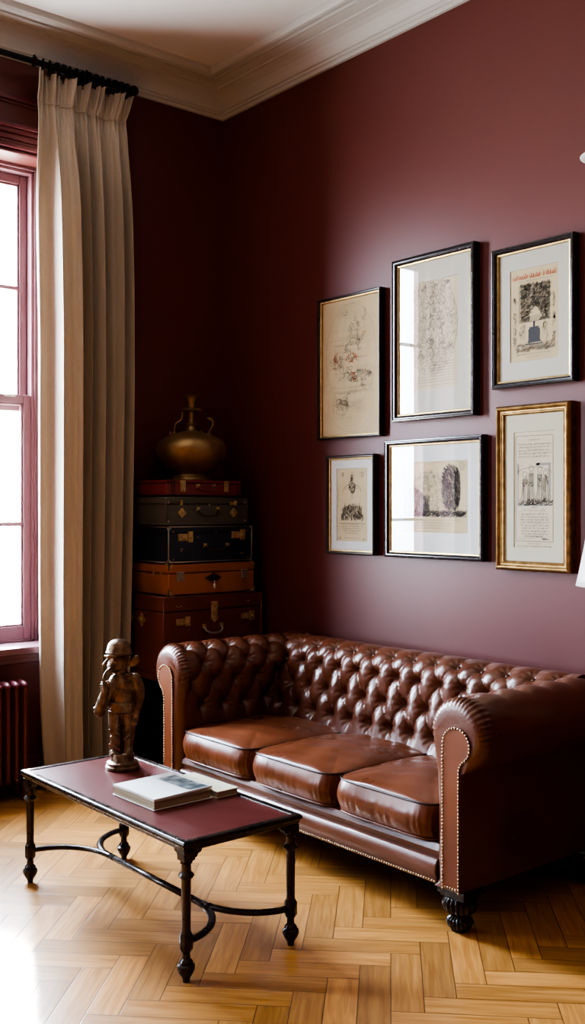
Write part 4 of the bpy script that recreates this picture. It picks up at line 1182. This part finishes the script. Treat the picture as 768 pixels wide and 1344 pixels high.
    for s in (-1, 1):
        k.line([(0, .08), (s * .03, .105), (s * .06, .09), (s * .07, .065)], .002); k.line([(0, .07), (s * .035, .09), (s * .055, .08)], .0016)
        k.scrawl(s * .075, .155, .018, .016, 40, .0012, .005)
        k.line([(s * .05, -.08), (s * .055, .01), (s * .06, -.08)], .0018); k.line([(s * .07, -.01), (s * .065, -.08)], .0016)
    k.hatch(lambda x, z: abs(x) < .085 - .35 * max(0, z + .07) and z < .0 - .9 * abs(x) * .3, (-.085, -.085, .085, .0), 420, .0018, .014, 1.3, .7)
    for q in range(5): k.text(-.1 + q * .012 * (q > 0), .1 - q * .012 * (q > 0), -.102 - q * .012, .0075, .0012)
    k.seg((-.1, -.097), (.1, -.097), .0012); k.text(-.06, .06, -.175, .006, .001); k.scrawl(-.095, -.172, .01, .012, 25, .0012, .005); k.scrawl(.09, -.178, .015, .006, 25, .0012, .005)
    k.done('engraved_ink', y, INK, pr)
    # 5 wide
    t, pr, y, (a, b, c, d) = picture('wide dark framed print of two dark trees in white mount, lower row centre', 1.432, 2.06, 1.25, 1.828, .026, .046, FRB, mount=MATW, sheet=(-.195, -.165, .212, .178), pap=PAP2)
    k = Ink()
    tree = lambda x, z: ((x - .11) / .055) ** 2 + ((z - .04) / .105) ** 4 < 1
    k.hatch(tree, (.05, -.07, .17, .15), 900, .0018, .022, 1.5, .25)
    low = lambda x, z: -.16 < x < -.03 and -.07 < z < -.01 + .05 * math.sin(9 * x + 2) + .03 * math.sin(31 * x)
    k.hatch(low, (-.16, -.07, -.03, .06), 520, .0016, .016, 1.4, .4)
    k.hatch(lambda x, z: True, (-.185, -.088, .19, -.062), 520, .0016, .02, .05, .15)
    k.done('tree_ink', y, INKB, pr)
    k = Ink(); k.hatch(lambda x, z: ((x + .03) / .12) ** 2 + ((z - .03) / .1) ** 2 < 1, (-.16, -.07, .1, .13), 420, .0011, .018)
    for q in range(4): k.text(-.14, .16 - .03 * q, -.105 - q * .013, .0075, .0012)
    k.oval(.175, .15, .017, .017, .002); k.oval(.175, .15, .010, .010, .0014); k.rect(-.188, -.158, .205, .17, .0008)
    k.done('engraved_ink', y - .0002, INKG, pr)
    # 6 gilt
    D = .05; fw = .042
    gp = [(0, .002), (0, D - .012), (.004, D - .006), (.008, D - .002), (.013, D), (.017, D - .002), (.019, D - .007), (.024, D - .011), (.029, D - .011), (.032, D - .014), (.036, D - .013), (.039, D - .017), (fw, D - .022), (fw, .004)]
    t, pr, y, (a, b, c, d) = picture('tall gilt framed text sheet with a figure drawing, lower right of the group', 2.137, 2.530, 1.220, 1.944, fw, D, GOLDF, prof=gp, slip=False, mount=MATC, sheet=(-.108, -.262, .108, .245), pap=PAP3)
    k = Ink(); k.rect(-.098, -.232, .098, .226, .0022)
    k.text(-.03, .03, .205, .011, .0016)
    for q in range(5): k.text(-.085 + .004 * (q % 2), .085 - .006 * (q % 3), .187 - q * .0135, .0085, .0015)
    k.text(-.014, .014, -.088, .011, .0016); k.text(-.06, .06, -.10, .006, .001)
    for q in range(9): k.text(-.075 + .002 * abs(q - 3) + (.02 if q == 8 else 0), .075 - .002 * abs(q - 3) - (.02 if q == 8 else 0), -.117 - q * .0122, .0085, .0015)
    k.seg((-.09, -.222), (.0, -.22), .0014); k.scrawl(.05, -.222, .035, .005, 40, .0018, .006); k.text(-.05, .05, -.212, .006, .001)
    k.done('printed_text', y, INKG, pr)
    k = Ink(); k.text(-.03, .03, -.245, .009, .0012); k.text(-.09, .09, -.256, .006, .001)
    for q, (cx, w_, top) in enumerate(((-.05, .03, .05), (-.015, .028, .075), (.03, .03, .07), (.06, .024, .055))):
        k.oval(cx, top + .008, .011, .013, .0014)
        for u in range(7): k.line([(cx - w_ * .4 + u * w_ * .13, top - .01), (cx - w_ * .55 + u * w_ * .18 + random.uniform(-.006, .006), -.0), (cx - w_ * .7 + u * w_ * .24, -.062)], .0013)
        k.scrawl(cx, .03, .018, .03, 30, .0012, .006)
    k.hatch(lambda x, z: True, (-.085, -.078, .085, -.055), 140, .0012, .018, .1, .4)
    k.oval(0, .06, .09, .03, .0012, 0, PI)
    k.done('figure_ink', y - .0002, INK, pr)
    k = Ink(); k.fill(.012, .095, .086, .107); k.fill(-.09, .06, -.082, .106); k.fill(.074, -.04, .084, .095); k.seg((-.086, .09), (-.086, -.07), .004); k.seg((.01, .100), (.03, .104), .01); k.fill(-.09, -.078, .086, -.070)
    k.done('wash_tint', y - .0001, mat('grey_wash', (.3, .29, .25), .9), pr)
pictures()

# ------------------------------------------------------------------ lamps at the right edge
def lamps():
    t = thing('floor_lamp', 'floor lamp with flared white satin shade, at the right edge beside the sofa', 'lamp', (2.985, -.375, 0))
    bm = BM(); lathe(bm, [(0, 0), (.125, 0), (.128, .01), (.11, .018), (.04, .028), (.018, .04), (0, .04)], 40); obj('base', bm, HARD, t, smooth=True, ang=.6)
    bm = BM(); lathe(bm, [(.011, .03), (.011, 1.22), (.016, 1.23), (.016, 1.27), (.008, 1.28), (.006, 1.46), (.0, 1.46)], 16); obj('pole', bm, HARD, t, smooth=True, ang=.6)
    bm = BM(); n = 56
    pr = [(.160, 1.212), (.152, 1.245), (.145, 1.28), (.138, 1.315), (.131, 1.35), (.124, 1.39), (.116, 1.43), (.108, 1.47), (.10, 1.51)]
    rings = []
    for r_, z in pr: rings.append([bm.verts.new((r_ * math.cos(2 * PI * i / n), r_ * math.sin(2 * PI * i / n), z)) for i in range(n)])
    for a, b in zip(rings, rings[1:]):
        for i in range(n): bm.faces.new((a[i], a[(i + 1) % n], b[(i + 1) % n], b[i]))
    sh = obj('lamp_shade', bm, SHADE, t, smooth=True); so = sh.modifiers.new('thick', 'SOLIDIFY'); so.thickness = .004; so.offset = -1
    bm = BM(); tube(bm, [(.105 * math.cos(a), .105 * math.sin(a), 1.475) for a in (0, PI)], .003, 6); tube(bm, [(.105 * math.cos(a), .105 * math.sin(a), 1.475) for a in (PI / 2, -PI / 2)], .003, 6); obj('shade_spider', bm, HARD, t)
    bm = BM(); lathe(bm, [(0, 1.34), (.02, 1.345), (.03, 1.37), (.026, 1.4), (.014, 1.43), (.012, 1.45)][::-1], 16); obj('bulb', bm, CERAM, t, smooth=True)
    t = thing('wall_sconce', 'pale dish of a wall sconce high on the wall, only its tip in view', 'wall lamp', (2.738, -.0, 2.86))
    bm = BM(); lathe(bm, [(.035, 0), (.035, .008), (.015, .014), (.012, .03)], 20); obj('back_plate', bm, HARD, t, smooth=True, rot=(PI / 2, 0, 0))
    bm = BM(); tube(bm, smooth_path([(0, -.012, 0), (0, -.05, -.03), (0, -.1, -.03), (0, -.105, .0)], 6), .008, 10); obj('arm', bm, HARD, t, smooth=True)
    bm = BM(); lathe(bm, [(0, 0), (.02, .002), (.055, .012), (.082, .022), (.094, .03), (.096, .036), (.092, .04), (.08, .034), (.04, .016), (0, .01)], 40, (0, -.105, 0)); obj('dish', bm, CERAM, t, smooth=True)
lamps()

# ------------------------------------------------------------------ light
def light():
    w = bpy.data.worlds.new('sky'); SC.world = w; w.use_nodes = True; t = w.node_tree; L = t.links.new
    bg = t.nodes['Background']
    tc = t.nodes.new('ShaderNodeTexCoord'); sp = t.nodes.new('ShaderNodeSeparateXYZ'); L(tc.outputs['Generated'], sp.inputs[0])
    r = t.nodes.new('ShaderNodeValToRGB'); e = r.color_ramp.elements
    e[0].position = .42; e[0].color = (.40, .42, .40, 1); e[1].position = 1; e[1].color = (.62, .78, 1, 1)
    x = e.new(.52); x.color = (.74, .86, 1, 1)
    ma = t.nodes.new('ShaderNodeMath'); ma.operation = 'MULTIPLY_ADD'; ma.inputs[1].default_value = .5; ma.inputs[2].default_value = .5
    L(sp.outputs[2], ma.inputs[0]); L(ma.outputs[0], r.inputs[0]); L(r.outputs[0], bg.inputs['Color'])
    bg.inputs['Strength'].default_value = SKY
    s = bpy.data.lights.new('sun', 'SUN'); s.energy = SUN; s.angle = math.radians(8); s.color = (1, .93, .83)
    o = bpy.data.objects.new('sun', s); COL.objects.link(o)
    d = Vector((1, -.50, -.415)).normalized(); o.rotation_euler = d.to_track_quat('-Z', 'Y').to_euler(); o.location = (-6, 2, 6)
    for span in (W1, W2): portal(span)
def portal(span):
    p = bpy.data.lights.new('window_portal', 'AREA'); p.shape = 'RECTANGLE'; p.size = span[1] - span[0]; p.size_y = WZ[1] - WZ[0]; p.cycles.is_portal = True
    o = bpy.data.objects.new('window_portal', p); COL.objects.link(o); o.location = (-.34, sum(span) / 2, sum(WZ) / 2); o.rotation_euler = Vector((1, 0, 0)).to_track_quat('-Z', 'Y').to_euler()
SKY, SUN = 14.0, 8.0
light()

# ------------------------------------------------------------------ camera
cd = bpy.data.cameras.new('camera'); cam = bpy.data.objects.new('camera', cd); COL.objects.link(cam)
cam.location = (5.1, -3.675, 1.5); cam.rotation_euler = (PI / 2, 0, math.atan2(1632, 1352))
cd.sensor_fit = 'VERTICAL'; cd.sensor_height = 36; cd.lens = 36 * 1352 / 1344; cd.shift_y = -7 / 1344; cd.clip_start = .05
SC.camera = cam

SC.view_settings.view_transform = 'AgX'
SC.view_settings.look = 'AgX - High Contrast'
SC.view_settings.exposure = 2.55
SC.cycles.max_bounces = 10; SC.cycles.diffuse_bounces = 6; SC.cycles.glossy_bounces = 4; SC.cycles.transparent_max_bounces = 12
SC.cycles.sample_clamp_indirect = 6
